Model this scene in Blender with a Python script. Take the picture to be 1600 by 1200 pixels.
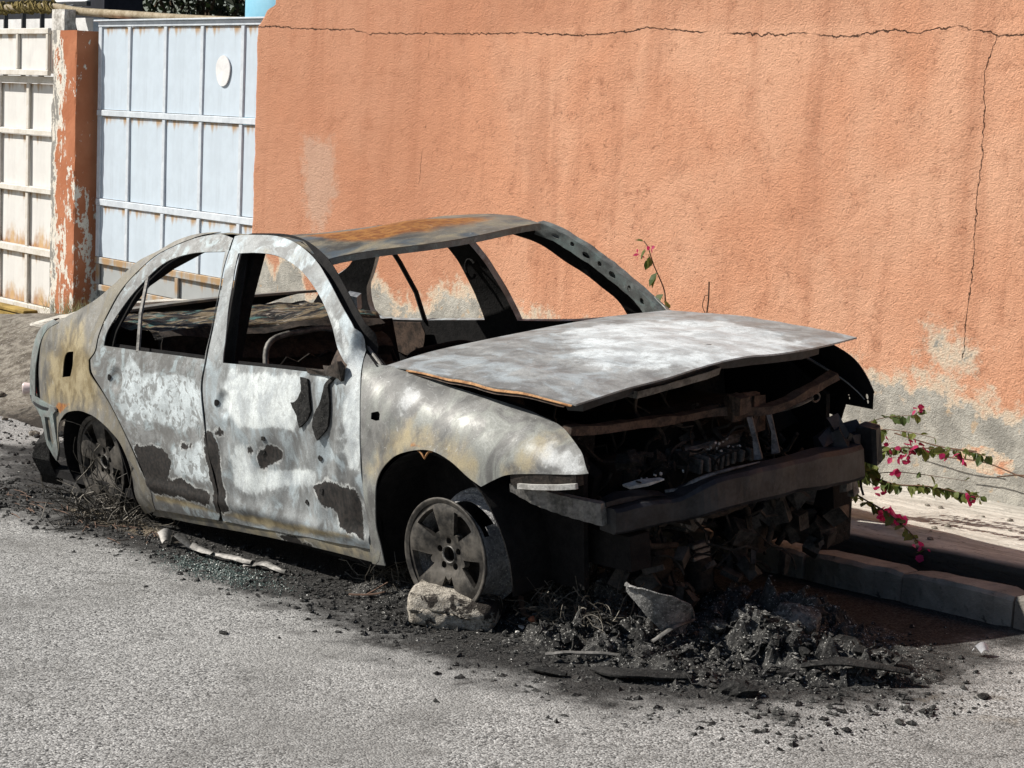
import bpy, math, random
import numpy as np
from mathutils import Matrix, Vector
from mathutils.geometry import delaunay_2d_cdt

# ------------------------------------------------------------------ clear, camera, light, exposure
sc = bpy.context.scene
for o in list(bpy.data.objects): bpy.data.objects.remove(o)
COL = sc.collection
RIGHT = Vector((0.63518, 0.77106, 0.04489)); UP = Vector((-0.13392, 0.05270, 0.98959)); FWD = Vector((-0.76067, 0.63458, -0.13674))
cam = bpy.data.cameras.new('camera'); cam_ob = bpy.data.objects.new('camera', cam); COL.objects.link(cam_ob)
cam.sensor_width = 36.0; cam.lens = 3029.2/1600*36.0; cam.clip_end = 400
m = Matrix.Identity(4)
for i in range(3):
    m[i][0] = RIGHT[i]; m[i][1] = UP[i]; m[i][2] = -FWD[i]
m[0][3], m[1][3], m[2][3] = 5.21072, -4.88488, 1.74126
cam_ob.matrix_world = m
sc.camera = cam_ob

SUN_DIR = Vector((0.83, 0.81, -1.0)).normalized()          # the way the light travels
world = bpy.data.worlds.new('World'); sc.world = world; world.use_nodes = True
wn = world.node_tree.nodes; bg = wn['Background']
sky = wn.new('ShaderNodeTexSky'); sky.sky_type = 'NISHITA'; sky.sun_disc = False
sky.sun_elevation = math.asin(-SUN_DIR.z); sky.sun_rotation = math.atan2(-SUN_DIR.x, -SUN_DIR.y)
world.node_tree.links.new(sky.outputs[0], bg.inputs[0]); bg.inputs[1].default_value = 0.05
sl = bpy.data.lights.new('sun', 'SUN'); sl.energy = 4.9; sl.angle = math.radians(0.53); sl.color = (1.0, 0.95, 0.87)
sun = bpy.data.objects.new('sun', sl); COL.objects.link(sun); sun.location = (-8, -8, 10)
sun.rotation_euler = SUN_DIR.to_track_quat('-Z', 'Y').to_euler()
sc.view_settings.view_transform = 'Standard'; sc.view_settings.look = 'None'
sc.view_settings.exposure = 0.34; sc.view_settings.gamma = 1.0
sc.view_settings.use_curve_mapping = False

# ------------------------------------------------------------------ numeric helpers
rng = np.random.default_rng(7); random.seed(7)
def _h(ix, iy, iz, seed):
    h = (ix.astype(np.int64)*374761393 + iy.astype(np.int64)*668265263 + iz.astype(np.int64)*2147483647 + seed*974711) & 0xffffffff
    h = ((h ^ (h >> 13))*1274126177) & 0xffffffff
    return ((h ^ (h >> 16)) & 0xffffff)/float(0xffffff)
def vnoise(P, seed=0):
    P = np.asarray(P, float); i = np.floor(P).astype(int); f = P - i; f = f*f*(3-2*f); r = 0
    for dx in (0, 1):
        for dy in (0, 1):
            for dz in (0, 1):
                w = (f[:,0] if dx else 1-f[:,0])*(f[:,1] if dy else 1-f[:,1])*(f[:,2] if dz else 1-f[:,2])
                r = r + w*_h(i[:,0]+dx, i[:,1]+dy, i[:,2]+dz, seed)
    return r*2-1
def fbm(P, scale=1.0, octv=4, seed=0, gain=.5):
    P = np.asarray(P, float)*scale; a = 1; s = 0; t = 0
    for o in range(octv):
        s = s + a*vnoise(P*(2**o)+o*17.3, seed+o); t += a; a *= gain
    return s/t
def in_poly(P, poly):
    P = np.asarray(P, float); poly = np.asarray(poly, float); r = np.zeros(len(P), bool); n = len(poly); j = n-1
    for i in range(n):
        xi, yi = poly[i]; xj, yj = poly[j]
        if yi != yj:
            c = ((yi > P[:,1]) != (yj > P[:,1])) & (P[:,0] < (xj-xi)*(P[:,1]-yi)/(yj-yi)+xi); r ^= c
        j = i
    return r
def edge_dist(P, poly, closed=True):
    P = np.asarray(P, float); A = np.asarray(poly, float); d = np.full(len(P), 1e9)
    for i in range(len(A) if closed else len(A)-1):
        a = A[i]; b = A[(i+1) % len(A)]; ab = b-a; L = ab@ab
        t = np.clip(((P-a)@ab)/L, 0, 1) if L > 0 else np.zeros(len(P))
        d = np.minimum(d, np.linalg.norm(P-a-t[:,None]*ab, axis=1))
    return d
def sdf(P, poly): return np.where(in_poly(P, poly), 1, -1)*edge_dist(P, poly)
def curve(pts, step, closed=True, corner=42):
    """Catmull-Rom through the points, kept sharp at corners, resampled at about step."""
    P = np.asarray(pts, float); n = len(P); out = []
    def cor(i):
        if not closed and i in (0, n-1): return True
        a = P[i]-P[i-1]; b = P[(i+1) % n]-P[i]
        c = (a@b)/(np.linalg.norm(a)*np.linalg.norm(b)+1e-12); return math.degrees(math.acos(max(-1, min(1, c)))) > corner
    C = [cor(i) for i in range(n)]
    for i in range(n if closed else n-1):
        p1 = P[i]; p2 = P[(i+1) % n]
        p0 = p1-(p2-p1) if C[i] else P[i-1]
        p3 = p2+(p2-p1) if C[(i+1) % n] else P[(i+2) % n]
        L = np.linalg.norm(p2-p1); k = max(1, int(round(L/step)))
        m1 = (p2-p0)*.5; m2 = (p3-p1)*.5
        for q, mm in ((0, m1), (1, m2)):
            l = np.linalg.norm(mm)
            if l > L*1.2: mm *= L*1.2/l
        for t in np.arange(k)/k:
            out.append((2*t**3-3*t*t+1)*p1+(t**3-2*t*t+t)*m1+(-2*t**3+3*t*t)*p2+(t**3-t*t)*m2)
    if not closed: out.append(P[-1])
    return np.array(out)
def tri_region(outline, holes, step):
    bs = [np.asarray(outline)]+[np.asarray(h) for h in holes]
    lo = bs[0].min(0); hi = bs[0].max(0)
    gx = np.arange(lo[0], hi[0]+step, step); gy = np.arange(lo[1], hi[1]+step, step*.88)
    G = np.array([(x+(j % 2)*step*.5, y) for j, y in enumerate(gy) for x in gx])
    k = in_poly(G, bs[0]); G = G[k]
    for b in bs: 
        k = edge_dist(G, b) > step*.55; G = G[k]
    for b in bs[1:]: G = G[~in_poly(G, b)]
    V = []; E = []
    for b in bs:
        s = len(V); V += [tuple(p) for p in b]; E += [(s+i, s+(i+1) % len(b)) for i in range(len(b))]
    V += [tuple(p) for p in G]
    r = delaunay_2d_cdt([Vector(v) for v in V], E, [], 0, 1e-6)
    W = np.array([(v.x, v.y) for v in r[0]]); F = np.array([list(f) for f in r[2]])
    c = W[F].mean(1); k = in_poly(c, bs[0])
    for b in bs[1:]: k &= ~in_poly(c, b)
    a = W[F[:,1]]-W[F[:,0]]; b_ = W[F[:,2]]-W[F[:,0]]; k &= np.abs(a[:,0]*b_[:,1]-a[:,1]*b_[:,0]) > 1e-9
    return W, F[k]

# ------------------------------------------------------------------ object helpers
def mesh_obj(name, V, F, mats=(), parent=None, smooth=False, attrs=None, midx=None):
    me = bpy.data.meshes.new(name)
    me.from_pydata([tuple(map(float, v)) for v in V], [], [tuple(int(i) for i in f) for f in F]); me.update()
    for mt in (mats if isinstance(mats, (list, tuple)) else [mats]): me.materials.append(mt)
    if smooth: me.polygons.foreach_set('use_smooth', [True]*len(me.polygons))
    if midx is not None: me.polygons.foreach_set('material_index', list(midx))
    for k, a in (attrs or {}).items():
        at = me.attributes.new(k, 'FLOAT', 'POINT'); at.data.foreach_set('value', np.asarray(a, np.float32))
    o = bpy.data.objects.new(name, me); COL.objects.link(o)
    if parent: o.parent = parent
    return o
def tag(o, label=None, cat=None, group=None, kind=None):
    if label: o['label'] = label
    if cat: o['category'] = cat
    if group: o['group'] = group
    if kind: o['kind'] = kind
    return o
def empty(name, loc=(0,0,0), rz=0):
    o = bpy.data.objects.new(name, None); COL.objects.link(o); o.location = loc; o.rotation_euler[2] = rz; o.empty_display_size = .1
    return o
def rotm(rx=0, ry=0, rz=0): return np.array((Matrix.Rotation(rz, 3, 'Z') @ Matrix.Rotation(ry, 3, 'Y') @ Matrix.Rotation(rx, 3, 'X')))
class MB:
    def __init__(s): s.V = []; s.F = []; s.n = 0
    def add(s, V, F):
        s.V += [np.asarray(v, float) for v in V]; s.F += [tuple(i+s.n for i in f) for f in F]; s.n = len(s.V); return s
    def box(s, c, d, r=None, bev=0.0):
        d = np.asarray(d, float)/2; c = np.asarray(c, float); P = []
        if bev <= 0:
            P = [np.array((x, y, z))*d for x in (-1, 1) for y in (-1, 1) for z in (-1, 1)]
            F = [(0,1,3,2), (4,6,7,5), (0,4,5,1), (2,3,7,6), (0,2,6,4), (1,5,7,3)]
        else:
            b = min(bev, d.min()*.9); idx = {}
            for x in (-1, 1):
                for y in (-1, 1):
                    for z in (-1, 1):
                        for ax in range(3):
                            v = np.array((x, y, z), float)*(d-b); v[ax] = (x, y, z)[ax]*d[ax]; idx[(x, y, z, ax)] = len(P); P.append(v)
            F = []
            for ax in range(3):
                u, w = [(1, 2), (2, 0), (0, 1)][ax]
                for sg in (-1, 1):
                    q = []
                    for a_, b_ in ((-1,-1), (1,-1), (1,1), (-1,1)):
                        k = [0,0,0]; k[ax] = sg; k[u] = a_; k[w] = b_; q.append(idx[tuple(k)+(ax,)])
                    F.append(tuple(q if sg > 0 else q[::-1]))
            for ax in range(3):
                u, w = [(1, 2), (2, 0), (0, 1)][ax]
                for su in (-1, 1):
                    for sw in (-1, 1):
                        def kk(sa, which):
                            k = [0,0,0]; k[ax] = sa; k[u] = su; k[w] = sw; return idx[tuple(k)+(which,)]
                        q = [kk(-1, u), kk(1, u), kk(1, w), kk(-1, w)]
                        F.append(tuple(q if su*sw > 0 else q[::-1]))
            for x in (-1, 1):
                for y in (-1, 1):
                    for z in (-1, 1):
                        q = [idx[(x, y, z, a)] for a in range(3)]; F.append(tuple(q if x*y*z > 0 else q[::-1]))
        P = np.array(P)
        if r is not None: P = P @ np.asarray(r).T
        return s.add(P+c, F)
    def tube(s, pts, rad, n=6, cap=True, flat=None):
        P = np.asarray(pts, float); m_ = len(P); rad = np.broadcast_to(np.asarray(rad, float), (m_,))
        T = np.gradient(P, axis=0) if m_ > 2 else np.array([P[1]-P[0]]*2)
        T /= np.linalg.norm(T, axis=1)[:,None]+1e-12
        ref = np.array((0,0,1.)) if abs(T[0][2]) < .9 else np.array((1.,0,0)); u = np.cross(T[0], ref); u /= np.linalg.norm(u); V = []
        for i in range(m_):
            u = u-T[i]*(u@T[i]); u /= np.linalg.norm(u)+1e-12; w = np.cross(T[i], u)
            for k in range(n):
                a = 2*math.pi*k/n; V.append(P[i]+rad[i]*(math.cos(a)*u+math.sin(a)*w*(flat or 1)))
        F = [(i*n+k, i*n+(k+1) % n, (i+1)*n+(k+1) % n, (i+1)*n+k) for i in range(m_-1) for k in range(n)]
        if cap: F += [tuple(range(n))[::-1], tuple((m_-1)*n+k for k in range(n))]
        return s.add(V, F)
    def lathe(s, prof, n=32, origin=(0,0,0), axis='y', arc=(0, 2*math.pi), keep=None):
        full = abs(arc[1]-arc[0]-2*math.pi) < 1e-6; na = n if full else n+1; V = []
        for i in range(na):
            a = arc[0]+(arc[1]-arc[0])*i/n
            for (r, h) in prof:
                c, t = r*math.cos(a), r*math.sin(a)
                V.append(np.array({'y': (c, h, t), 'z': (c, t, h), 'x': (h, c, t)}[axis])+np.asarray(origin))
        k = len(prof); F = []
        for i in range(n):
            for j in range(k-1):
                f = (i*k+j, i*k+j+1, ((i+1) % na)*k+j+1, ((i+1) % na)*k+j)
                if keep is None or keep(i/n, j): F.append(f)
        return s.add(V, F)
    def sweep(s, pts, sec):
        """closed section (list of per-point arrays of offsets) along a path, capped"""
        n = len(sec[0]); V = [np.asarray(p)+np.asarray(o) for p, q in zip(pts, sec) for o in q]; m_ = len(pts)
        F = [(i*n+k, i*n+(k+1) % n, (i+1)*n+(k+1) % n, (i+1)*n+k) for i in range(m_-1) for k in range(n)]
        F += [tuple(range(n))[::-1], tuple((m_-1)*n+k for k in range(n))]
        return s.add(V, F)
    def jit(s, amp, scale=8, seed=1):
        P = np.array(s.V)
        s.V = list(P+np.stack([fbm(P+50*k, scale, 3, seed+k) for k in range(3)], 1)*amp); return s
    def build(s, name, mats, parent=None, smooth=False, loc=None, recenter=False):
        V = np.array(s.V)
        o = mesh_obj(name, V-(np.asarray(loc) if loc is not None else 0), s.F, mats, parent, smooth)
        if loc is not None: o.location = loc
        return o
def grid_faces(nu, nv, off=0): return [(off+i*nv+j, off+(i+1)*nv+j, off+(i+1)*nv+j+1, off+i*nv+j+1) for i in range(nu-1) for j in range(nv-1)]
def fix_out(o, d):
    """make the mean normal of a sheet agree with d"""
    me = o.data; n = sum((p.normal*p.area for p in me.polygons), Vector())
    if n.dot(Vector(d)) < 0: me.flip_normals()
    return o
def solid(o, t, inner=0, rim=0, off=-1):
    md = o.modifiers.new('thickness', 'SOLIDIFY'); md.thickness = t; md.offset = off; md.material_offset = inner; md.material_offset_rim = rim
    e = o.modifiers.new('edges', 'EDGE_SPLIT'); e.split_angle = math.radians(45)
    return o

# ------------------------------------------------------------------ material helpers
class NT:
    def __init__(s, name):
        s.m = bpy.data.materials.new(name); s.m.use_nodes = True; s.t = s.m.node_tree; s.N = s.t.nodes; s.b = s.N['Principled BSDF']; s._tc = None
    def link(s, a, b): s.t.links.new(a, b)
    def val(s, sock, v):
        if hasattr(v, 'is_output'): s.link(v, sock)
        elif isinstance(v, (tuple, list)) and len(v) == 3 and sock.type == 'RGBA': sock.default_value = (*v, 1)
        else: sock.default_value = v
    @property
    def tc(s):
        if s._tc is None: s._tc = s.N.new('ShaderNodeTexCoord')
        return s._tc.outputs['Object']
    def mapping(s, scale=(1,1,1), loc=(0,0,0), rot=(0,0,0)):
        n = s.N.new('ShaderNodeMapping'); n.inputs['Scale'].default_value = scale; n.inputs['Location'].default_value = loc; n.inputs['Rotation'].default_value = rot
        s.link(s.tc, n.inputs[0]); return n.outputs[0]
    def noise(s, scale, det=5, rough=.55, dist=0, vec=None):
        n = s.N.new('ShaderNodeTexNoise'); n.inputs['Scale'].default_value = scale; n.inputs['Detail'].default_value = det
        n.inputs['Roughness'].default_value = rough; n.inputs['Distortion'].default_value = dist; s.link(vec or s.tc, n.inputs['Vector']); return n.outputs['Fac']
    def voro(s, scale, feature='F1', out='Distance', vec=None, rnd=1):
        n = s.N.new('ShaderNodeTexVoronoi'); n.feature = feature; n.inputs['Scale'].default_value = scale; n.inputs['Randomness'].default_value = rnd
        s.link(vec or s.tc, n.inputs['Vector']); return n.outputs[out]
    def math(s, op, a, b=0.0, c=None):
        n = s.N.new('ShaderNodeMath'); n.operation = op; s.val(n.inputs[0], a); s.val(n.inputs[1], b)
        if c is not None: s.val(n.inputs[2], c)
        return n.outputs[0]
    def mr(s, v, a, b, c=0.0, d=1.0, smooth=True):
        n = s.N.new('ShaderNodeMapRange'); n.interpolation_type = 'SMOOTHSTEP' if smooth else 'LINEAR'
        for i, x in enumerate((v, a, b, c, d)): s.val(n.inputs[i], x)
        return n.outputs[0]
    def mix(s, f, a, b, mode='MIX'):
        n = s.N.new('ShaderNodeMix'); n.data_type = 'RGBA'; n.blend_type = mode; n.clamp_factor = True
        s.val(n.inputs[0], f); s.val(n.inputs[6], a); s.val(n.inputs[7], b); return n.outputs[2]
    def attr(s, name):
        n = s.N.new('ShaderNodeAttribute'); n.attribute_name = name; return n.outputs['Fac']
    def sep(s, vec=None):
        n = s.N.new('ShaderNodeSeparateXYZ'); s.link(vec or s.tc, n.inputs[0]); return n.outputs
    def rand(s): return s.N.new('ShaderNodeObjectInfo').outputs['Random']
    def bump(s, h, strength=.5, dist=.01):
        n = s.N.new('ShaderNodeBump'); n.inputs['Strength'].default_value = strength; n.inputs['Distance'].default_value = dist
        s.val(n.inputs['Height'], h); s.link(n.outputs[0], s.b.inputs['Normal'])
    def out(s, col, rough=.8, metal=0.0, spec=None):
        s.val(s.b.inputs['Base Color'], col); s.val(s.b.inputs['Roughness'], rough); s.val(s.b.inputs['Metallic'], metal)
        if spec is not None: s.b.inputs['Specular IOR Level'].default_value = spec
        return s.m
def simple(name, lo, hi, scale=20, rough=.85, metal=0.0, bump=.3, dist=.004, spec=.3):
    n = NT(name); a = n.noise(scale, 6, .65); b = n.noise(scale*6, 3)
    f = n.mr(n.math('ADD', n.math('MULTIPLY', a, .7), n.math('MULTIPLY', b, .3)), .36, .64)
    n.bump(n.math('ADD', a, n.math('MULTIPLY', b, .4)), bump, dist)
    return n.out(n.mix(f, lo, hi), rough, metal, spec)

def burnt_paint(name, lo, hi, white, wb=0.0, ob=0.0, rb=-.3, stretch=(1,1,1), blotch=0.0, teal=(.30,.34,.34)):
    """fire-stripped sheet steel: grey scale, pale ash, ochre and rust heat colours, flaked black primer"""
    n = NT(name); vec = n.mapping(stretch)
    A = n.noise(3.2, 7, .6, .9, vec); B = n.noise(13, 8, .65, .3, vec); Cc = n.noise(65, 4, .6, 0, vec); D = n.noise(7.5, 5, .55, 1.5, vec)
    base = n.mix(n.mr(n.math('ADD', n.math('MULTIPLY', A, .55), n.math('MULTIPLY', B, .45)), .40, .60), lo, hi)
    base = n.mix(n.mr(D, .48, .62), base, teal)
    ring = n.math('ABSOLUTE', n.math('SUBTRACT', n.math('FRACT', n.math('MULTIPLY', n.math('ADD', D, n.math('MULTIPLY', B, .15)), 7)), .5))
    base = n.mix(n.math('MULTIPLY', n.mr(ring, .40, .5), .16), base, white)
    wv = n.math('ADD', n.math('MULTIPLY', n.attr('m_white'), .50), n.math('ADD', n.math('MULTIPLY', A, .42), n.math('ADD', n.math('MULTIPLY', B, .20), wb+.06)))
    wf = n.math('ADD', n.math('MULTIPLY', n.mr(wv, .53, .72), .55), n.math('MULTIPLY', n.mr(n.math('ADD', wv, n.math('MULTIPLY', n.math('SUBTRACT', Cc, .5), .14)), .60, .635), .45))
    wcol = n.mix(n.mr(B, .38, .62), tuple(c*.78 for c in white), tuple(min(.82, c*1.16) for c in white))
    col = n.mix(n.math('MULTIPLY', wf, .92), base, wcol)
    if blotch:
        bl = n.mr(n.math('ADD', n.noise(24, 5, .6, .8, vec), n.math('MULTIPLY', Cc, .25)), .64, .70)
        col = n.mix(n.math('MULTIPLY', bl, blotch), col, (.17, .17, .165))
    of = n.math('MULTIPLY', n.mr(n.math('ADD', n.math('MULTIPLY', n.attr('m_ochre'), .95), n.math('ADD', n.math('MULTIPLY', D, .35), n.math('ADD', n.math('MULTIPLY', n.math('SUBTRACT', B, .5), .9), ob))), .50, 1.0), .9)
    col = n.mix(of, col, n.mix(n.mr(B, .42, .6), (.25, .19, .09), (.42, .35, .21)))
    rf = n.mr(n.math('ADD', n.math('MULTIPLY', n.attr('m_rust'), .75), n.math('ADD', n.math('MULTIPLY', B, .5), rb)), .55, .78)
    col = n.mix(rf, col, n.mix(n.mr(Cc, .4, .6), (.28, .10, .025), (.45, .20, .05)))
    E = n.noise(6.2, 6, .62, 2.2, vec); smear = n.mr(n.math('ADD', E, n.math('MULTIPLY', n.math('SUBTRACT', B, .5), .3)), .61, .72, 0, .40); col = n.mix(smear, col, tuple(c*.42 for c in lo))
    spk = n.mr(n.math('ADD', n.noise(42, 5, .7, .6, vec), n.math('MULTIPLY', n.math('SUBTRACT', A, .5), .3)), .64, .69, 0, .4); col = n.mix(spk, col, tuple(min(.8, c*1.1) for c in white))
    dv = n.math('ADD', n.attr('m_dark'), n.math('ADD', n.math('MULTIPLY', n.math('SUBTRACT', B, .5), .75), n.math('MULTIPLY', n.math('SUBTRACT', Cc, .5), .35)))
    df = n.mr(dv, .47, .53)
    rim = n.math('MULTIPLY', n.mr(dv, .36, .47), n.math('SUBTRACT', 1.0, df))
    col = n.mix(n.mr(dv, .12, .46, 0, .35), col, (.09, .085, .08)); col = n.mix(n.math('MULTIPLY', rim, n.mr(E, .42, .58, .15, .8)), col, (.62, .64, .63))
    col = n.mix(df, col, n.mix(n.mr(Cc, .4, .62), (.007, .0065, .006), (.032, .026, .023)))
    pit = n.mr(n.noise(120, 3, .6, 0), .66, .72)
    col = n.mix(n.math('MULTIPLY', pit, .35), col, (.06, .055, .05))
    col = n.mix(n.mr(n.noise(230, 2, .5), .35, .65, .0, .22), col, (.05, .05, .05))
    h = n.math('ADD', n.math('MULTIPLY', B, .7), n.math('ADD', n.math('MULTIPLY', Cc, .25), n.math('MULTIPLY', df, -.5)))
    n.bump(h, .35, .004)
    rough = n.mr(B, .35, .65, .48, .72)
    return n.out(col, rough, n.mr(wf, 0, 1, .22, .03), .45)

M = {}
M['soot'] = simple('soot', (.004,.004,.0045), (.013,.012,.012), 25, .9, 0, .5, .01, .25)
M['soot_brown'] = simple('soot_brown', (.010,.009,.008), (.060,.047,.038), 18, .85, 0, .5, .01, .3)
M['char_metal'] = simple('char_metal', (.010,.011,.014), (.034,.036,.042), 12, .5, .3, .3, .004, .5)
M['ash_metal'] = simple('ash_metal', (.07,.068,.062), (.26,.25,.235), 16, .6, .4, .4, .004, .5)
M['rust_metal'] = simple('rust_metal', (.028,.022,.018), (.125,.085,.064), 22, .75, .25, .5, .006, .4)
M['orange_rust'] = simple('orange_rust', (.20,.085,.025), (.48,.27,.12), 25, .75, .1, .3, .003, .4)
M['pale_ash'] = simple('pale_ash', (.30,.29,.27), (.66,.65,.62), 18, .8, .1, .4, .004, .3)
M['rim_alloy'] = simple('rim_alloy', (.018,.017,.016), (.115,.104,.09), 11, .6, .35, .45, .004, .5)
M['door'] = burnt_paint('burnt_door_paint', (.15,.155,.155), (.33,.35,.355), (.66,.715,.74), .02, -.14, -.32, (1,1,.75), .2, (.40,.46,.49))
M['rear_door'] = burnt_paint('burnt_rear_door_paint', (.17,.17,.165), (.30,.31,.31), (.60,.665,.69), .05, -.14, -.32, (1,1,1), .7, (.36,.42,.44))
M['quarter'] = burnt_paint('burnt_quarter_paint', (.11,.105,.095), (.26,.25,.225), (.45,.47,.46), -.10, .05, -.22, (1,1,.6), 0, (.22,.20,.155))
M['fender'] = burnt_paint('burnt_fender_paint', (.13,.13,.125), (.25,.25,.24), (.62,.64,.64), -.06, .09, -.25, (1,1,.7), .15, (.27,.28,.26))
M['hood'] = burnt_paint('burnt_hood_paint', (.22,.22,.215), (.38,.385,.38), (.62,.665,.685), .05, -.22, -.34, (.55,.8,1), .25, (.40,.44,.46))
M['roof'] = burnt_paint('burnt_roof_paint', (.10,.095,.085), (.27,.245,.20), (.42,.43,.41), -.12, .16, .0, (1,.4,1), 0, (.12,.15,.175))
M['frame_ash'] = burnt_paint('burnt_pillar_paint', (.12,.13,.125), (.24,.26,.25), (.46,.50,.49), -.06, -.2, -.36, (1,1,1), .5, (.22,.27,.26))

def stucco_mat(name, base, dark, pale, fine=170):
    n = NT(name); A = n.noise(1.1, 6, .6, .4); B = n.noise(7, 7, .62); L = n.noise(fine, 5, .6, .3); S = n.noise(2.2, 5, .6, .2, n.mapping((2.6, 2.6, .2)))
    col = n.mix(n.mr(A, .36, .64), base, pale); col = n.mix(n.mr(S, .47, .72, 0, .5), col, dark); col = n.mix(n.mr(B, .5, .72, 0, .55), col, dark)
    col = n.mix(n.mr(L, .54, .72, 0, .35), col, tuple(c*.5 for c in dark)); PT = n.noise(62, 5, .68, .6); col = n.mix(n.mr(n.math('ADD', PT, n.math('MULTIPLY', n.math('SUBTRACT', B, .5), .35)), .58, .70, 0, .6), col, tuple(c*.45 for c in dark))
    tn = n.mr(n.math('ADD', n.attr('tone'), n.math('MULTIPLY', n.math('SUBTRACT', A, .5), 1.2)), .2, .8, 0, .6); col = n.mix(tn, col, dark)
    pk = n.math('ADD', n.attr('peel'), n.math('ADD', n.math('MULTIPLY', n.math('SUBTRACT', n.noise(9, 8, .72), .5), .46), n.math('MULTIPLY', n.math('SUBTRACT', n.noise(45, 4, .6), .5), .10)))
    grey = n.mix(n.mr(n.noise(5, 7, .65), .36, .64), (.31,.30,.27), (.52,.50,.445))
    grey = n.mix(n.mr(n.noise(14, 5), .60, .68, 0, .8), grey, (.56,.42,.28))
    col = n.mix(n.mr(pk, -.10, -.01, 0, .9), col, (.68,.58,.45)); col = n.mix(n.mr(pk, -.012, .035), col, grey)
    ps = n.mr(n.math('ADD', n.attr('pale'), n.math('MULTIPLY', n.math('SUBTRACT', n.noise(16, 6, .7), .5), 1.3)), .40, .8, 0, .42)
    col = n.mix(ps, col, (.58,.46,.37))
    cr = None
    for nm, w, hide in (('crack_h', .0034, .36), ('crack_v', .0026, .36), ('crack_w', .0018, .47)):
        d = n.math('ABSOLUTE', n.math('ADD', n.attr(nm), n.math('MULTIPLY', n.math('SUBTRACT', n.noise(22, 4, .6), .5), .045)))
        c = n.math('MULTIPLY', n.mr(d, w*.35, w*1.15, 1, 0), n.mr(n.noise(3.0, 3, .6, 0, n.mapping((1,1,1), (3*w*100,1,2))), hide, hide+.1))
        cr = c if cr is None else n.math('MAXIMUM', cr, c)
    col = n.mix(n.math('MULTIPLY', cr, .92), col, (.035,.02,.014))
    h = n.math('ADD', n.math('ADD', n.math('MULTIPLY', n.noise(88, 5, .66, .4), .8), n.math('MULTIPLY', PT, -.55)), n.math('ADD', n.math('MULTIPLY', L, .6), n.math('MULTIPLY', cr, -1.2)))
    n.bump(h, 1.0, .011)
    return n.out(col, .95, 0, .15)
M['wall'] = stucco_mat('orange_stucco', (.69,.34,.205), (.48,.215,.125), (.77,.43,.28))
def pillar_mat():
    n = NT('peeling_pillar_plaster'); v = n.mapping((1.6,1.6,.45)); A = n.noise(5, 7, .7, .5, v); B = n.noise(26, 5, .65)
    col = n.mix(n.mr(n.noise(3, 5), .4, .6), (.47,.19,.10), (.40,.15,.075))
    X = n.sep(); z = X[2]
    pv = n.math('ADD', n.math('MULTIPLY', A, .85), n.math('ADD', n.math('MULTIPLY', B, .25), n.mr(z, .0, 2.0, .05, .015, False)))
    pv = n.math('ADD', pv, n.mr(X[0], -.20, .08, .10, -.06, False))
    col = n.mix(n.mr(pv, .58, .60), col, (.70,.66,.58)); col = n.mix(n.mr(pv, .66, .68), col, (.27,.26,.24))
    n.bump(n.math('ADD', B, n.math('MULTIPLY', n.mr(pv, .57, .60), -.6)), .6, .006)
    return n.out(col, .95, 0, .15)
M['pillar'] = pillar_mat()
def gate_mat(name, c, rust):
    n = NT(name); v = n.mapping((9, 9, .9)); st = n.noise(1.0, 5, .6, .2, v); B = n.noise(6, 6, .6)
    z = n.sep()[2]; d = n.math('MULTIPLY', z, -1.0)
    col = n.mix(n.mr(B, .35, .65, 0, .35), c, tuple(k*.78 for k in c))
    col = n.mix(n.mr(st, .52, .75, 0, .30), col, tuple(k*.55 for k in c))
    top = n.mr(n.math('ADD', n.math('MULTIPLY', st, .9), n.mr(d, 0, .12, .36, 0, False)), .66, .86)
    col = n.mix(n.math('MULTIPLY', top, .9), col, (.40,.24,.10))
    if rust:
        bt = n.mr(n.math('ADD', n.math('MULTIPLY', st, .9), n.math('ADD', n.attr('m_rust'), n.math('MULTIPLY', B, .5))), .88, 1.1)
        col = n.mix(bt, col, n.mix(n.mr(st, .45, .6), (.30,.11,.03), (.55,.36,.18)))
    n.bump(B, .15, .004); return n.out(col, .55, 0, .4)
M['gate'] = gate_mat('pale_blue_gate_paint', (.56,.645,.725), False)
M['tank'] = simple('pale_blue_plastic', (.20,.47,.62), (.25,.53,.68), 3, .5)
M['gate_bar'] = simple('pale_blue_bar_paint', (.50,.55,.60), (.66,.71,.76), 5, .55, 0, .1, .002, .4)
M['gate_low'] = gate_mat('dusty_gate_paint', (.40,.42,.42), False)
M['cream'] = gate_mat('cream_gate_paint', (.76,.745,.715), True)
M['cream_bar'] = simple('cream_bar_paint', (.60,.55,.47), (.74,.71,.66), 6, .6, 0, .15, .002, .4)
M['white'] = simple('white_paint', (.66,.66,.66), (.80,.80,.80), 8, .6)
M['dirty_white'] = simple('dirty_white_plaster', (.30,.28,.25), (.78,.76,.72), 9, .9, 0, .4, .006)
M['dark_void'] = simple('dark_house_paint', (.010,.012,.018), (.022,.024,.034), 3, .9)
M['pipe'] = simple('weathered_pipe', (.22,.17,.10), (.42,.36,.26), 12, .8)
M['moss'] = simple('dry_vine', (.10,.075,.02), (.27,.21,.07), 30, .9, 0, .6, .01)
M['yellow'] = simple('faded_yellow_paint', (.20,.13,.03), (.42,.29,.08), 8, .85)
M['bark'] = simple('bark', (.05,.035,.022), (.14,.10,.065), 20, .9, 0, .6, .01)
M['twig'] = simple('brown_twig', (.06,.035,.022), (.16,.09,.055), 30, .85)
M['grass'] = simple('dry_grass_blades', (.09,.10,.035), (.24,.22,.10), 20, .8)
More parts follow.
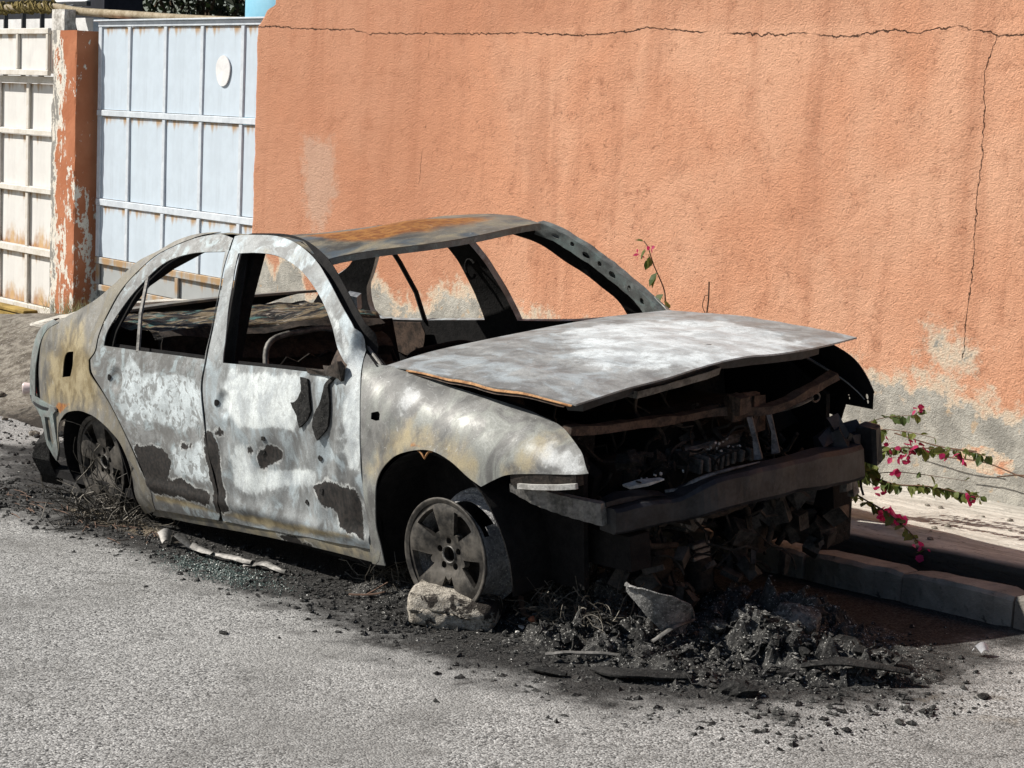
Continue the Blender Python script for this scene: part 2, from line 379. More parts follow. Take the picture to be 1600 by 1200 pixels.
def leaf_mat(name, a, b, tr=.35):
    n = NT(name); c = n.mix(n.rand(), a, b); n.out(c, .5, 0, .4)
    t = n.N.new('ShaderNodeBsdfTranslucent'); n.val(t.inputs[0], c); mx = n.N.new('ShaderNodeMixShader'); mx.inputs[0].default_value = tr
    o = n.N['Material Output']; n.link(n.b.outputs[0], mx.inputs[1]); n.link(t.outputs[0], mx.inputs[2]); n.link(mx.outputs[0], o.inputs[0]); return n.m
M['leaf'] = leaf_mat('green_leaf', (.05,.085,.018), (.19,.22,.055))
M['bract'] = leaf_mat('magenta_bract', (.30,.012,.055), (.52,.03,.14), .45)
M['pink'] = leaf_mat('pink_bract', (.72,.035,.20), (.78,.06,.27), .4)
M['tree_leaf'] = leaf_mat('tree_leaf', (.02,.032,.012), (.07,.085,.03), .25)
def road_mat():
    n = NT('asphalt'); g = n.voro(150, 'F1', 'Color'); sp = n.N.new('ShaderNodeSeparateColor'); n.link(g, sp.inputs[0])
    d = n.voro(150); A = n.noise(1.3, 6, .6); B = n.noise(6, 7, .65); F = n.noise(300, 3, .6); G2 = n.noise(40, 5, .7)
    gv = n.math('ADD', n.math('MULTIPLY', sp.outputs[0], .6), n.math('ADD', n.math('MULTIPLY', F, .35), n.math('MULTIPLY', G2, .35)))
    col = n.mix(n.mr(gv, .36, .64), (.078,.077,.075), (.325,.32,.31)); col = n.mix(n.mr(gv, .72, .94), col, (.55,.545,.53))
    col = n.mix(n.mr(A, .42, .66, 0, .5), col, (.185,.18,.17)); col = n.mix(n.mr(n.noise(.55, 4, .5, .6), .5, .62, 0, .22), col, (.40,.395,.38)); col = n.mix(n.mr(n.noise(2.3, 6, .65, .8), .56, .70, 0, .5), col, (.10,.098,.092)); col = n.mix(n.mr(B, .56, .72, 0, .4), col, (.15,.143,.132))
    ck = n.math('ABSOLUTE', n.math('SUBTRACT', n.noise(.9, 6, .55, .3), .5)); col = n.mix(n.math('MULTIPLY', n.mr(ck, .0, .004, 1, 0), n.mr(n.noise(.7, 2), .52, .6, 0, .7)), col, (.05,.048,.045))
    s = n.attr('soot'); sv = n.math('ADD', s, n.math('ADD', n.math('MULTIPLY', n.math('SUBTRACT', B, .5), 1.25), n.math('ADD', n.math('MULTIPLY', n.math('SUBTRACT', G2, .5), .7), n.math('MULTIPLY', n.math('SUBTRACT', sp.outputs[0], .5), .28))))
    s1 = n.mr(sv, .12, .68); burnt = n.mix(n.mr(gv, .5, .95), (.006,.0058,.0055), (.040,.038,.036))
    burnt = n.mix(n.mr(n.noise(9, 6, .7), .58, .68, 0, .5), burnt, (.06,.05,.042))
    col = n.mix(n.math('MULTIPLY', s1, .95), col, burnt)
    dirt = n.mr(n.math('ADD', n.attr('dirt'), n.math('MULTIPLY', n.math('SUBTRACT', B, .5), .9)), .4, .7, 0, .75)
    col = n.mix(dirt, col, n.mix(n.mr(gv, .35, .8), (.10,.075,.05), (.30,.25,.18)))
    h = n.math('ADD', n.math('MULTIPLY', d, -1.4), n.math('ADD', F, n.math('MULTIPLY', G2, .8))); n.bump(h, .65, .005)
    return n.out(col, .9, 0, .2)
M['road'] = road_mat()
def dirt_mat():
    n = NT('dry_dirt'); A = n.noise(1.6, 6, .6); B = n.noise(12, 7, .68); F = n.noise(70, 5, .7)
    col = n.mix(n.mr(B, .36, .64), (.10,.085,.068), (.27,.245,.205)); col = n.mix(n.mr(F, .55, .68), col, (.44,.42,.385)); col = n.mix(n.mr(F, .42, .30), col, (.05,.042,.033))
    g = n.mr(n.math('ADD', n.attr('green'), n.math('MULTIPLY', n.math('SUBTRACT', B, .5), 1.2)), .45, .7); col = n.mix(n.math('MULTIPLY', g, .75), col, (.13,.145,.06))
    s = n.mr(n.math('ADD', n.attr('soot'), n.math('MULTIPLY', n.math('SUBTRACT', B, .5), 1.3)), .35, .65); col = n.mix(n.math('MULTIPLY', s, .92), col, (.022,.018,.015))
    n.bump(n.math('ADD', n.math('MULTIPLY', B, .5), F), .8, .012); return n.out(col, .95, 0, .15)
M['dirt'] = dirt_mat()
def conc(name, lo, hi, streak):
    n = NT(name); v = n.mapping((1.2, 7, 7) if streak else (1,1,1)); A = n.noise(3, 6, .62, .4, v); B = n.noise(30, 6, .68); Cc = n.noise(11, 5, .65, .5, v)
    col = n.mix(n.mr(A, .36, .64), lo, hi); col = n.mix(n.mr(B, .56, .70, 0, .6), col, tuple(c*.4 for c in lo)); col = n.mix(n.mr(Cc, .62, .66, 0, .85), col, (.05,.045,.04))
    col = n.mix(n.attr('soot'), col, (.02,.018,.016)); n.bump(n.math('ADD', n.math('MULTIPLY', Cc, -1.2), n.math('ADD', B, A)), .7, .012); return n.out(col, .93, 0, .2)  # on the sidewalk this mask carries the riser's painted shade
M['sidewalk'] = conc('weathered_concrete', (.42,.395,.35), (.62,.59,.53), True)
M['kerb'] = conc('kerb_concrete', (.19,.175,.155), (.33,.305,.27), False)
def rock_mat():
    n = NT('soot_stained_concrete'); A = n.noise(11, 7, .7, .5); B = n.noise(60, 6, .7); F = n.noise(190, 3, .6)
    col = n.mix(n.mr(B, .35, .62), (.28,.25,.21), (.62,.57,.49)); col = n.mix(n.mr(A, .52, .57, 0, .94), col, (.025,.02,.018)); col = n.mix(n.mr(F, .60, .66, 0, .7), col, (.06,.05,.045))
    n.bump(n.math('ADD', n.math('MULTIPLY', B, 1.2), F), .9, .012); return n.out(col, .95, 0, .15)
M['rock'] = rock_mat()
def ash_mat(name, lo, hi, sp, spf=.66):
    n = NT(name); A = n.noise(10, 6, .7); B = n.noise(60, 5, .7); col = n.mix(n.mr(n.math('ADD', n.math('MULTIPLY', A, .5), n.math('MULTIPLY', B, .5)), .40, .62), lo, hi)
    col = n.mix(n.mr(n.noise(130, 3, .6), spf, spf+.06), col, sp); n.bump(n.math('ADD', A, B), .9, .015); return n.out(col, .9, 0, .3)
M['ash'] = ash_mat('black_ash', (.008,.008,.008), (.085,.083,.078), (.50,.49,.46), .61)
M['char'] = ash_mat('charred_plastic', (.008,.008,.008), (.035,.034,.032), (.14,.135,.125), .64)
def shelf_mat():
    n = NT('charred_shelf_layers'); v = n.mapping((6, 1.6, 6)); A = n.noise(2.0, 7, .65, 1.2, v); B = n.noise(3.2, 6, .6, .8, v)
    col = n.mix(n.mr(A, .47, .54), (.008,.008,.008), (.16,.125,.075)); col = n.mix(n.mr(B, .57, .62), col, (.06,.14,.13)); col = n.mix(n.mr(n.noise(5, 6, .7, 1, v), .58, .63), col, (.30,.27,.23))
    n.bump(n.math('ADD', A, B), .8, .02); return n.out(col, .7, .1, .4)
M['shelf'] = shelf_mat()
M['wire'] = simple('burnt_steel_wire', (.035,.032,.028), (.16,.145,.12), 14, .6, .4, .2, .002, .4)
M['red_wood'] = simple('red_brown_splinter', (.085,.055,.04), (.17,.105,.075), 14, .85)
M['brick'] = simple('red_brick_bits', (.26,.075,.035), (.40,.15,.08), 20, .9)
M['glass'] = (lambda n: n.out(n.mix(n.rand(), (.07,.10,.09), (.19,.26,.235)), .4, 0, .5))(NT('green_glass_crumbs'))
M['bottle'] = (lambda n: n.out((.72,.60,.58), .25, 0, .5))(NT('cloudy_plastic')); M['red_cap'] = (lambda n: n.out((.45,.05,.05), .5))(NT('red_plastic'))
M['blue_grey'] = simple('grey_blue_metal', (.12,.13,.15), (.30,.32,.34), 10, .7)

# ------------------------------------------------------------------ THE SETTING
SL = 0.0425
def road_z(x, y=0): return SL*np.asarray(x, float)
SOOT = [(-4.7,-.25),(-3.9,-.6),(-3.1,-1.02),(-2.7,-1.03),(-2.1,-1.03),(-1.6,-1.0),(-.75,-1.12),(-.3,-1.08),(.05,-1.17),(.43,-1.22),(.76,-1.18),(1.09,-1.12),(1.31,-.98),(1.45,-.72),(1.62,-.34),(1.6,-.05),(1.4,.33),(1.35,.62),(1.2,1.2),(-4.4,1.2),(-4.6,.5)]
def axis_samples(segs): return np.unique(np.concatenate([np.arange(a, b, s) for a, b, s in segs]+[[segs[-1][1]]]))
gx = axis_samples([(-60,-16,4), (-16,-6,.4), (-6,-4.6,.06), (-4.6,2.6,.025), (2.6,6,.2), (6,40,4)]); gy = axis_samples([(-40,-8,4), (-8,-3.2,.3), (-3.2,-2.0,.06), (-2.0,.72,.025)])
X, Y = np.meshgrid(gx, gy, indexing='ij'); P = np.stack([X.ravel(), Y.ravel()], 1); P3 = np.c_[P, np.zeros(len(P))]
near = (np.abs(P[:,0]+1) < 5.5) & (P[:,1] > -3.4)
Z = road_z(P[:,0]); sd = np.full(len(P), -2.0); sd[near] = sdf(P[near], SOOT)
Z[near] += .006*fbm(P3[near], 1.5, 3, 3)
Z += np.clip((-P[:,0]-5.2)/1.5, 0, 1)*np.clip((P[:,1]-.3)/.5, 0, 1)*0
soot = np.clip(.5+sd/.62, 0, 1.15)
soot = np.maximum(soot, .75*np.clip(1.1-np.hypot((P[:,0]+1.5)/2.6, (P[:,1]+.98)/.26), 0, 1)); soot = np.maximum(soot, .85*np.clip(1.25-np.hypot((P[:,0]-.95)/.75, (P[:,1]+.78)/.32), 0, 1))
# pale scoured asphalt, brownish grit near the kerb end
dirt = np.clip(1.0-np.hypot((P[:,0]-1.95)/.55, (P[:,1]-.0)/.7), 0, .42)+np.clip(.9-np.hypot((P[:,0]+2.2)/1.1, (P[:,1]+.86)/.2), 0, .6)
road = mesh_obj('road', np.c_[P, Z], grid_faces(len(gx), len(gy)), M['road'], None, True, {'soot': soot, 'dirt': dirt}); fix_out(road, (0,0,1)); tag(road, kind='structure')

# kerb, set back stone by stone, and the low sidewalk
kerb = empty('kerb', (0, .70, 0)); tag(kerb, kind='structure')
x = -6.4; k = 0; rr = np.random.default_rng(4)
while x < 6.0:
    L = rr.uniform(.48, .62) if abs(x) < 3 else .8
    if 1.30 < x+L < 1.55: L = 1.34-x
    mb = MB(); z = SL*(x+L/2); mb.box((0,0,0), (L-.012, .125+rr.uniform(-.01,.01), .34), bev=.012)
    V = np.array(mb.V); F = mb.F
    # subdivide along the stone so it can be chipped
    n = 9; xs = np.linspace(-L/2+.006, L/2-.006, n); prof = np.array([(-.062,-.17),(-.064,.135),(-.050,.150),(.050,.152),(.062,.138),(.062,-.17)])
    sec = []
    for i in range(n):
        e = 1 if 0 < i < n-1 else .82
        sec.append(np.array([(0, p[0]*e+rr.normal(0,.0025), p[1]*(1 if p[1] < 0 else .99+rr.normal(0,.008)) - (.01 if e < 1 and p[1] > 0 else 0)) for p in prof]))
    mb = MB(); mb.sweep([(a, 0, SL*a) for a in xs], sec)
    o = mb.build('kerb_stone', M['kerb'], kerb); o.location = (x+L/2, .005*rr.normal()+.0625, z-.03+rr.normal(0,.004)); fix_out(o, (0,-.3,1)) if False else None
    x += L; k += 1
for o in kerb.children:
    import bmesh as _b
    bm = _b.new(); bm.from_mesh(o.data); _b.ops.recalc_face_normals(bm, faces=bm.faces); bm.to_mesh(o.data); bm.free()

sx = axis_samples([(-5.7,-1.2,.15), (-1.2,1.8,.03), (1.8,6.5,.3)]); sy = np.array([.985,.975,.972,.978]+list(np.arange(1.0,2.06,.03)))
szo = np.array([-.25,-.12,-.03,-.008]+[0]*(len(sy)-4))
X, Y = np.meshgrid(sx, sy, indexing='ij'); P3 = np.stack([X.ravel(), Y.ravel(), np.zeros(X.size)], 1)
def walk_z(x): return .178+.034*(np.asarray(x, float)-.5)
Z = walk_z(X)+szo[None,:]+.02*(Y-1)
Zr = Z.ravel()+.010*fbm(P3*np.array((1,3,1)), 2.2, 4, 9); Yr = Y.ravel()+.02*fbm(P3, 4, 3, 12)*(np.tile(np.arange(len(sy)), len(sx)) < 7)
o = mesh_obj('sidewalk', np.c_[X.ravel(), Yr, Zr], grid_faces(len(sx), len(sy)), M['sidewalk'], None, True, {'soot': np.tile(np.where(np.arange(len(sy)) < 4, .93, np.where(np.arange(len(sy)) < 5, .4, 0.0)), len(sx))}); fix_out(o, (0,0,1)); tag(o, kind='structure')  # the mask blackens riser and front edge: shade put into the colour

mb = MB(); mb.add([(-6.4,.72,-.5),(6.5,.72,.1),(6.5,1.02,.1),(-6.4,1.02,-.5)], [(0,1,2,3)]); o = mb.build('gutter', M['char'], None); tag(o, kind='structure')  # floor sunk and coloured near black to paint the shade in the gap
# dirt verge that climbs to the gates on the left
vx = axis_samples([(-30,-14,1.5), (-14,-5.4,.07), (-5.4,-4.2,.12)]); vy = axis_samples([(.08,2.7,.05), (2.7,9,.9)])
X, Y = np.meshgrid(vx, vy, indexing='ij'); P3 = np.stack([X.ravel(), Y.ravel(), np.zeros(X.size)], 1); xr, yr = P3[:,0], P3[:,1]
top = np.interp(xr, [-14,-10,-9,-8,-7,-5.5,-4.2], [-.18,-.06,.02,.13,.16,.10,.03]); rz = road_z(xr)
t = np.clip((yr-.15)/1.35, 0, 1); t = t*t*(3-2*t); Z = rz-.012+(top-rz)*t+.03*fbm(P3, 1.7, 4, 21)*np.clip(t*4, .15, 1)+.012*fbm(P3, 9, 3, 30)*np.clip(t*5, .1, 1)
sootv = np.clip(1.25-np.hypot((xr+4.6)/2.0, (yr-.15)/.75), 0, 1); green = np.clip(.62-np.hypot((xr+8.1)/1.4, (yr-1.15)/.35), 0, 1)+np.clip(.6-np.hypot((xr+7.6)/1.0, (yr-1.75)/.25), 0, 1)
o = mesh_obj('dirt_verge', np.c_[xr, yr, Z], grid_faces(len(vx), len(vy)), M['dirt'], None, True, {'soot': sootv, 'green': green}); fix_out(o, (0,0,1)); tag(o, kind='structure')
mb = MB(); mb.add([(-150,2.3,-1.1),(60,2.3,-1.1),(60,150,-1.1),(-150,150,-1.1)], [(0,1,2,3)]); o = mb.build('ground', M['dirt']); tag(o, kind='structure')

# ------------------------------------------------------------------ orange stucco wall
wx = axis_samples([(0,7.0,.0115), (7.0,13,.25)])-5.83; wz = axis_samples([(-.9,.05,.19), (.05,2.45,.0115), (2.45,2.75,.03)])
CH = [(-5.589,2.243),(-5.216,2.228),(-4.93,2.223),(-4.722,2.222),(-4.518,2.194),(-4.256,2.197),(-3.757,2.192),(-3.347,2.19),(-3.014,2.193),(-2.643,2.178),(-2.343,2.19),(-2.103,2.215),(-1.87,2.204),(-1.689,2.194),(-1.427,2.184),(-1.136,2.177),(-1.076,2.189),(-.858,2.17),(-.743,2.17),(-.594,2.189),(-.485,2.197),(-.376,2.18),(-.307,2.197),(-.22,2.199),(-.135,2.215),(-.083,2.198),(.019,2.187),(.057,2.168),(.199,2.176),(7,2.1)]
CV = [(.057,2.168),(.029,2.079),(.013,1.998),(.031,1.782),(.031,1.741),(.034,1.645),(.029,1.59),(.026,1.481),(.025,1.343),(.031,1.177),(.018,.953),(.017,.784)]
CW = [(-3.926,2.167),(-3.912,1.946),(-3.92,1.687),(-3.953,1.425),(-3.972,1.237)]
PEEL = [(-5.841,.74),(-5.667,.755),(-5.504,.601),(-5.436,.774),(-5.207,.711),(-5.122,.514),(-4.832,.503),(-4.556,.571),(-4.427,.683),(-4.259,.672),(-4.208,.587),(-4.025,.568),(-3.869,.603),(-3.718,.675),(-3.587,.726),(-3.449,.713),(-3.299,.663),(-2.91,.62),(-2.533,.58),(-2.232,.6),(-1.557,.588),(-1.12,.549),(-.604,.618),(-.489,.609),(-.34,.615),(-.196,.628),(-.056,.639),(.017,.601),(.155,.579),(.257,.566),(.356,.553),(1.5,.5),(7,.55)]
X, Z = np.meshgrid(wx, wz, indexing='ij'); xr, zr = X.ravel(), Z.ravel(); P3 = np.stack([xr, zr, np.zeros(len(xr))], 1)
edge = np.interp(zr, [-1,.6,1.0,2.25,2.27,2.355,2.38,2.43,2.75], [-5.85,-5.84,-5.835,-5.822,-5.79,-5.70,-5.605,-5.60,-5.60])+.018*fbm(P3[:, [1,2,2]]*np.array((1,0,0)), 7, 4, 44)
xr2 = edge+(xr-wx[0])*(1-np.clip((edge-wx[0])*np.exp(-(xr-wx[0])/.25)/(1e-6+np.maximum(xr-wx[0], 1e-3)), 0, .999)*0)
blend = np.clip(1-(xr-wx[0])/.6, 0, 1); xr2 = xr+(edge-wx[0])*blend
Yd = 2.0-.0035*fbm(P3, 7, 3, 51)-.0045*np.abs(fbm(P3, 42, 3, 57))-.014*fbm(P3, .7, 2, 60)
Yd = Yd+.03*np.clip(1-(xr-wx[0])/.05, 0, 1)**2
peel = np.interp(xr2, [p[0] for p in PEEL], [p[1] for p in PEEL])-zr
peel = np.maximum(peel, .06-np.hypot((xr2-.0)/1.3, (zr-.79))*1.0-.05); peel = np.maximum(peel, .02-np.hypot(xr2+.13, (zr-.82)*.8))
peel = np.where(np.hypot((xr2-.18)/.16, (zr-.36)/.06) < 1, -.03, peel)
pale = np.clip(.5+sdf(np.c_[xr2, zr], [(-5.253,1.57),(-4.857,1.56),(-4.80,1.226),(-5.0,.9),(-5.19,1.08)])/.25, 0, 1)
ch = zr-np.interp(xr2, [p[0] for p in CH], [p[1] for p in CH])
def vert(c, ax): 
    c = c[::-1]; d = xr2-np.interp(zr, [p[1] for p in c], [p[0] for p in c]); return np.where((zr > c[-1][1]+.01) | (zr < c[0][1]), np.sign(d)*(np.abs(d)+.5), d)
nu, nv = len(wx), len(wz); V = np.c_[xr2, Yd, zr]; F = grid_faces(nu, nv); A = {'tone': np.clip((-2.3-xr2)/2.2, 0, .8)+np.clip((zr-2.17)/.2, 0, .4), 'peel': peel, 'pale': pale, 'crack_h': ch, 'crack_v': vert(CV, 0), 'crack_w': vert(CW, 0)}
# return edges: left end, top, back
back = V.copy(); nb = len(V)
ring = [0*nv+j for j in range(nv)]+[i*nv+nv-1 for i in range(1, nu)]
V = np.r_[V, np.c_[V[ring][:,0], np.full(len(ring), 2.18), V[ring][:,2]]]
F += [(ring[i], ring[i+1], nb+i+1, nb+i) for i in range(len(ring)-1)]
A = {k: np.r_[v, np.asarray(v)[ring]] for k, v in A.items()}
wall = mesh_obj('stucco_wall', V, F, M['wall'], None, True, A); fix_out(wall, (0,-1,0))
e = wall.modifiers.new('edges', 'EDGE_SPLIT'); e.split_angle = math.radians(70)
tag(wall, 'long orange stucco wall with a crack along its top, grey and peeling at its foot', 'wall')

# ------------------------------------------------------------------ pale blue gate
def cell_panel(name, x0, x1, z0, z1, y, mat, parent, bow=.004, attrs=None):
    nx, nz = 5, 7; u, v = np.meshgrid(np.linspace(0,1,nx), np.linspace(0,1,nz), indexing='ij'); w, h = x1-x0, z1-z0
    b = bow*random.uniform(-1,1.2)*(np.sin(np.pi*u)*np.sin(np.pi*v))
    a = {'m_rust': (attrs(v.ravel()) if attrs else np.zeros(u.size))}
    V = np.c_[(u.ravel()-.5)*w, b.ravel(), (v.ravel()-1)*h]; N = len(V); V = np.r_[V, V+np.array((0,.004,0))]
    F = grid_faces(nx, nz)+[tuple(i+N for i in f[::-1]) for f in grid_faces(nx, nz)]
    o = mesh_obj(name, V, F, mat, parent, True, {k: np.r_[q, q] for k, q in a.items()}); fix_out(o, (0,-1,0)) if False else None
    o.location = ((x0+x1)/2, y, z1); o.rotation_euler = (random.uniform(-.006,.006), 0, random.uniform(-.006,.006)); return o
def bar(name, c, d, mat, parent, bev=.004):
    mb = MB(); mb.box((0,0,0), d, bev=bev); o = mb.build(name, mat, parent); o.location = c; return o
gate = empty('metal_gate', (0,0,0)); tag(gate, 'tall pale blue metal gate of framed sheet panels beside the orange wall', 'gate')
RZ = [(2.271,2.31),(1.603,1.648),(.921,.972),(.472,.523),(.265,.312)]; GX = [-8.352,-7.898,-7.361,-6.844,-6.306,-5.90,-5.5]
for i, (a, b) in enumerate(RZ): bar('frame_rail', (-6.92, 2.204-.002*(i % 2), (a+b)/2), (2.92, .020, b-a), M['gate_bar'] if i < 3 else M['gate_low'], gate)
for gi, xg in enumerate(GX[:-1]):
    for (a, b) in ((RZ[1][1], RZ[0][0]), (RZ[2][1], RZ[1][0]), (RZ[3][1], RZ[2][0])): bar('vertical_bar', (xg, 2.206, (a+b)/2), (.046 if gi else .055, .016, b-a-.002), M['gate_bar'], gate)
for xg in (-8.34, -7.127, -5.95): bar('vertical_bar', (xg, 2.203, (RZ[4][1]+RZ[3][0])/2), (.05, .016, RZ[3][0]-RZ[4][1]-.002), M['gate_low'], gate)
for a, b in zip(GX[:-2], GX[1:-1]):
    for r in range(3): cell_panel('sheet_panel', a+.004, b-.004, RZ[r+1][1]+.004, RZ[r][0]-.004, 2.211, M['gate'], gate)
for a, b in ((-8.34,-7.127), (-7.127,-5.95)): cell_panel('sheet_panel', a+.004, b-.004, RZ[4][1]+.002, RZ[3][0]-.002, 2.222, M['gate_low'], gate)
mb = MB(); pr = [(.092*math.cos(a)*(1+.05*math.sin(3*a)), .106*math.sin(a)) for a in np.linspace(0, 2*math.pi, 28, endpoint=False)]
mb.add([(x, 0, z) for x, z in pr]+[(x, .008, z) for x, z in pr], [tuple(range(28)), tuple(range(28, 56))[::-1]]+[(i, (i+1) % 28, 28+(i+1) % 28, 28+i) for i in range(28)])
o = mb.build('round_plate', M['white'], gate); o.location = (-6.557, 2.199, 1.962); o['label'] = 'round white plate fixed on the top row of the gate'
bar('top_cap', (-6.92, 2.215, 2.318), (2.98, .09, .012), M['gate_bar'], gate, .002)
# ------------------------------------------------------------------ pillar
px0, px1, py0, py1, pz0, pz1 = -8.85, -8.447, 2.05, 2.62, -.25, 2.24
def rough_box(x0, x1, y0, y1, z0, z1, step, amp, seed):
    mb = MB()
    def face(o, u, v):
        o, u, v = map(np.asarray, (o, u, v)); a = max(2, int(np.linalg.norm(u)/step)+1); b = max(2, int(np.linalg.norm(v)/step)+1)
        mb.add([o+u*i/(a-1)+v*j/(b-1) for i in range(a) for j in range(b)], grid_faces(a, b))
    dx, dy, dz = x1-x0, y1-y0, z1-z0
    face((x0,y0,z0),(0,0,dz),(dx,0,0)); face((x1,y0,z0),(0,0,dz),(0,dy,0)); face((x0,y1,z0),(0,0,dz),(0,-dy,0)); face((x0,y0,z1),(0,dy,0),(dx,0,0))
    P = np.array(mb.V); ed = np.minimum(np.minimum(P[:,0]-x0, x1-P[:,0])+np.minimum(P[:,1]-y0, y1-P[:,1]), 1)
    D = np.stack([fbm(P+33*k, 11, 4, seed+k) for k in range(3)], 1)*amp
    cen = np.array(((x0+x1)/2, (y0+y1)/2, 0)); d = cen-P; d[:,2] = 0; d /= np.linalg.norm(d, axis=1)[:,None]+1e-9
    chip = (ed < .004)*np.clip(fbm(P, 6, 3, seed+9)*.03, 0, .02)
    mb.V = list(P+D+d*chip[:,None]); return mb
mb = rough_box(px0, px1, py0, py1, pz0, pz1, .022, .005, 71)
o = mb.build('gate_pillar', M['pillar'], None, False, loc=((px0+px1)/2, (py0+py1)/2, 0)); tag(o, 'square orange pillar with peeling white and grey plaster between the two gates', 'pillar')
import bmesh
bm = bmesh.new(); bm.from_mesh(o.data); bmesh.ops.remove_doubles(bm, verts=bm.verts, dist=.0005); bmesh.ops.recalc_face_normals(bm, faces=bm.faces); bm.to_mesh(o.data); bm.free()
# ------------------------------------------------------------------ cream gate on the left edge
g2 = empty('cream_gate', (0,0,0)); tag(g2, 'rusty cream metal gate at the left edge, left of the peeling pillar', 'gate')
R2 = [(1.83,1.885),(1.419,1.462),(.960,1.005),(.463,.519),(-.01,.055)]; X2 = [-11.0,-10.45,-9.95,-9.42,-8.905]
for a, b in R2: bar('frame_rail', (-9.95, 2.125, (a+b)/2), (2.13, .034, b-a), M['cream_bar'], g2)
for xg in X2[:-1]:
    for t_, b_ in zip(R2[:-1], R2[1:]): bar('vertical_bar', (xg, 2.128, (t_[0]+b_[1])/2), (.05, .016, t_[0]-b_[1]-.002), M['cream_bar'], g2)
for t_, b_ in zip(R2[:-1], R2[1:]): bar('vertical_bar', (-8.915, 2.127, (t_[0]+b_[1])/2), (.055, .03, t_[0]-b_[1]-.002), M['cream_bar'], g2)
for a, b in zip(X2[:-1], X2[1:]):
    for r, (t_, b_) in enumerate(zip(R2[:-1], R2[1:])):
        cell_panel('sheet_panel', a+.004, b-.004, b_[1]+.004, t_[0]-.004, 2.148, M['cream'], g2, .004, (lambda v: .38*np.clip(1-v*1.9, 0, 1)) if r >= 2 else None)
tb = g2
mb = MB(); mb.box((-9.95, 2.115, 2.075), (2.10, .10, .33), bev=.004); o = mb.build('top_box', M['cream'], tb, loc=(-9.95, 2.115, 2.235))
for z in (2.235, 1.912): bar('box_rail', (-9.95, 2.050, z), (2.11, .03, .045), M['cream_bar'], tb)
for xg in (-10.95, -10.45, -9.93, -9.455, -8.925): bar('box_bar', (xg, 2.051, 2.0735), (.04, .024, .276), M['cream_bar'], tb)
mb = MB()
# ------------------------------------------------------------------ things above and behind the gates
pt = [(-13.2,2.5,2.50),(-10.765,2.5,2.464),(-10.027,2.5,2.47),(-9.734,2.5,2.461),(-9.269,2.5,2.419),(-8.481,2.5,2.385),(-7.507,2.5,2.342),(-6.2,2.5,2.30)]
mb = MB(); mb.tube(curve(pt, .1, False), .032, 8); o = mb.build('overhead_pipe', M['pipe'], None, True); tag(o, 'weathered tan pipe running level above the two gates', 'pipe')
mb = MB(); rr = np.random.default_rng(3)
for i in range(150):
    x = rr.uniform(-12.6, -9.7); a = rr.uniform(0, 6.28); z = np.interp(x, [p[0] for p in pt], [p[2] for p in pt])
    c = np.array((x, 2.5, z)); q = [c+np.array((t_*.09, .05*math.cos(a+t_*2.2), .045*math.sin(a+t_*2.2)+rr.normal(0,.006))) for t_ in np.linspace(-1, 1, 5)]
    mb.tube(q, rr.uniform(.006,.014), 4)
o = mb.build('dry_vine', M['moss'], None, False); tag(o, 'dry mossy vine wound thickly around the left end of the pipe', 'vine')
mb = rough_box(-9.49, -9.27, 2.36, 2.46, 1.95, 2.43, .03, .006, 88); o = mb.build('plaster_post', M['dirty_white'], None); tag(o, 'short flaking white plaster post behind the top of the cream gate', 'post')
mb = MB(); mb.box((-12.4, 3.3, .9), (3.9, .15, 3.06)); o = mb.build('garden_wall', M['white'], None); tag(o, 'white painted yard wall behind the cream gate', 'wall')
rl = empty('railing', (0,0,0)); tag(rl, 'dark iron railing behind the top of the cream gate', 'railing')
for x in (-11.9,-11.72,-11.35,-10.98,-10.62): bar('baluster', (x, 3.0, 2.2), (.035, .035, .62), M['char_metal'], rl)
bar('top_rail', (-11.2, 3.0, 2.53), (2.2, .04, .04), M['char_metal'], rl)
mb = MB(); mb.lathe([(0,.0),(.10,.006),(.17,.03),(.205,.062),(.205,.055),(.16,.02),(.09,-.008),(0,-.014)], 32, axis='z'); o = mb.build('dish_antenna', M['blue_grey'], None, True); o.location = (-10.55, 3.05, 2.50); o.rotation_euler = (math.radians(18), math.radians(5), 0); o.data.materials[0] = M['white']; tag(o, 'white dish lying tilted above the pipe behind the pillar', 'dish')
mb = MB(); mb.tube([(0,0,-.45),(0,0,-.01)], .02, 8); mb.build('dish_post', M['char_metal'], o)
mb = MB(); mb.lathe([(0,.62),(.30,.60),(.44,.53),(.50,.42),(.50,.05),(.49,0),(.50,-.05),(.50,-.9),(0,-.9)], 40, axis='z'); o = mb.build('water_tank', M['tank'], None, True); o.location = (-7.20, 3.35, 2.10); tag(o, 'pale blue rounded tank showing between the blue gate and the wall corner', 'tank')
hs = empty('dark_house', (0,0,0)); tag(hs, 'dark house standing behind the gates', 'house')
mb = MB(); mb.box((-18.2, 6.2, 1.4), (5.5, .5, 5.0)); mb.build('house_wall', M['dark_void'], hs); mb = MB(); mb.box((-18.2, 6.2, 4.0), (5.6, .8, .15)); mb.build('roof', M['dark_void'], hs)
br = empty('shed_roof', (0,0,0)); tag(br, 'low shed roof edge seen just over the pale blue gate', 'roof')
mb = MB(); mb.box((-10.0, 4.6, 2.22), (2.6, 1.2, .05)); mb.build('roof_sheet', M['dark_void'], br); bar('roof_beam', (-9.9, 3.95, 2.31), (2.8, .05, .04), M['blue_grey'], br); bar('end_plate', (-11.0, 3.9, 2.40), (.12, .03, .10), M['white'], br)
mb = MB(); mb.box((-10.0,4.6,.6),(.12,.12,3.2)); mb.build('post', M['dark_void'], br)
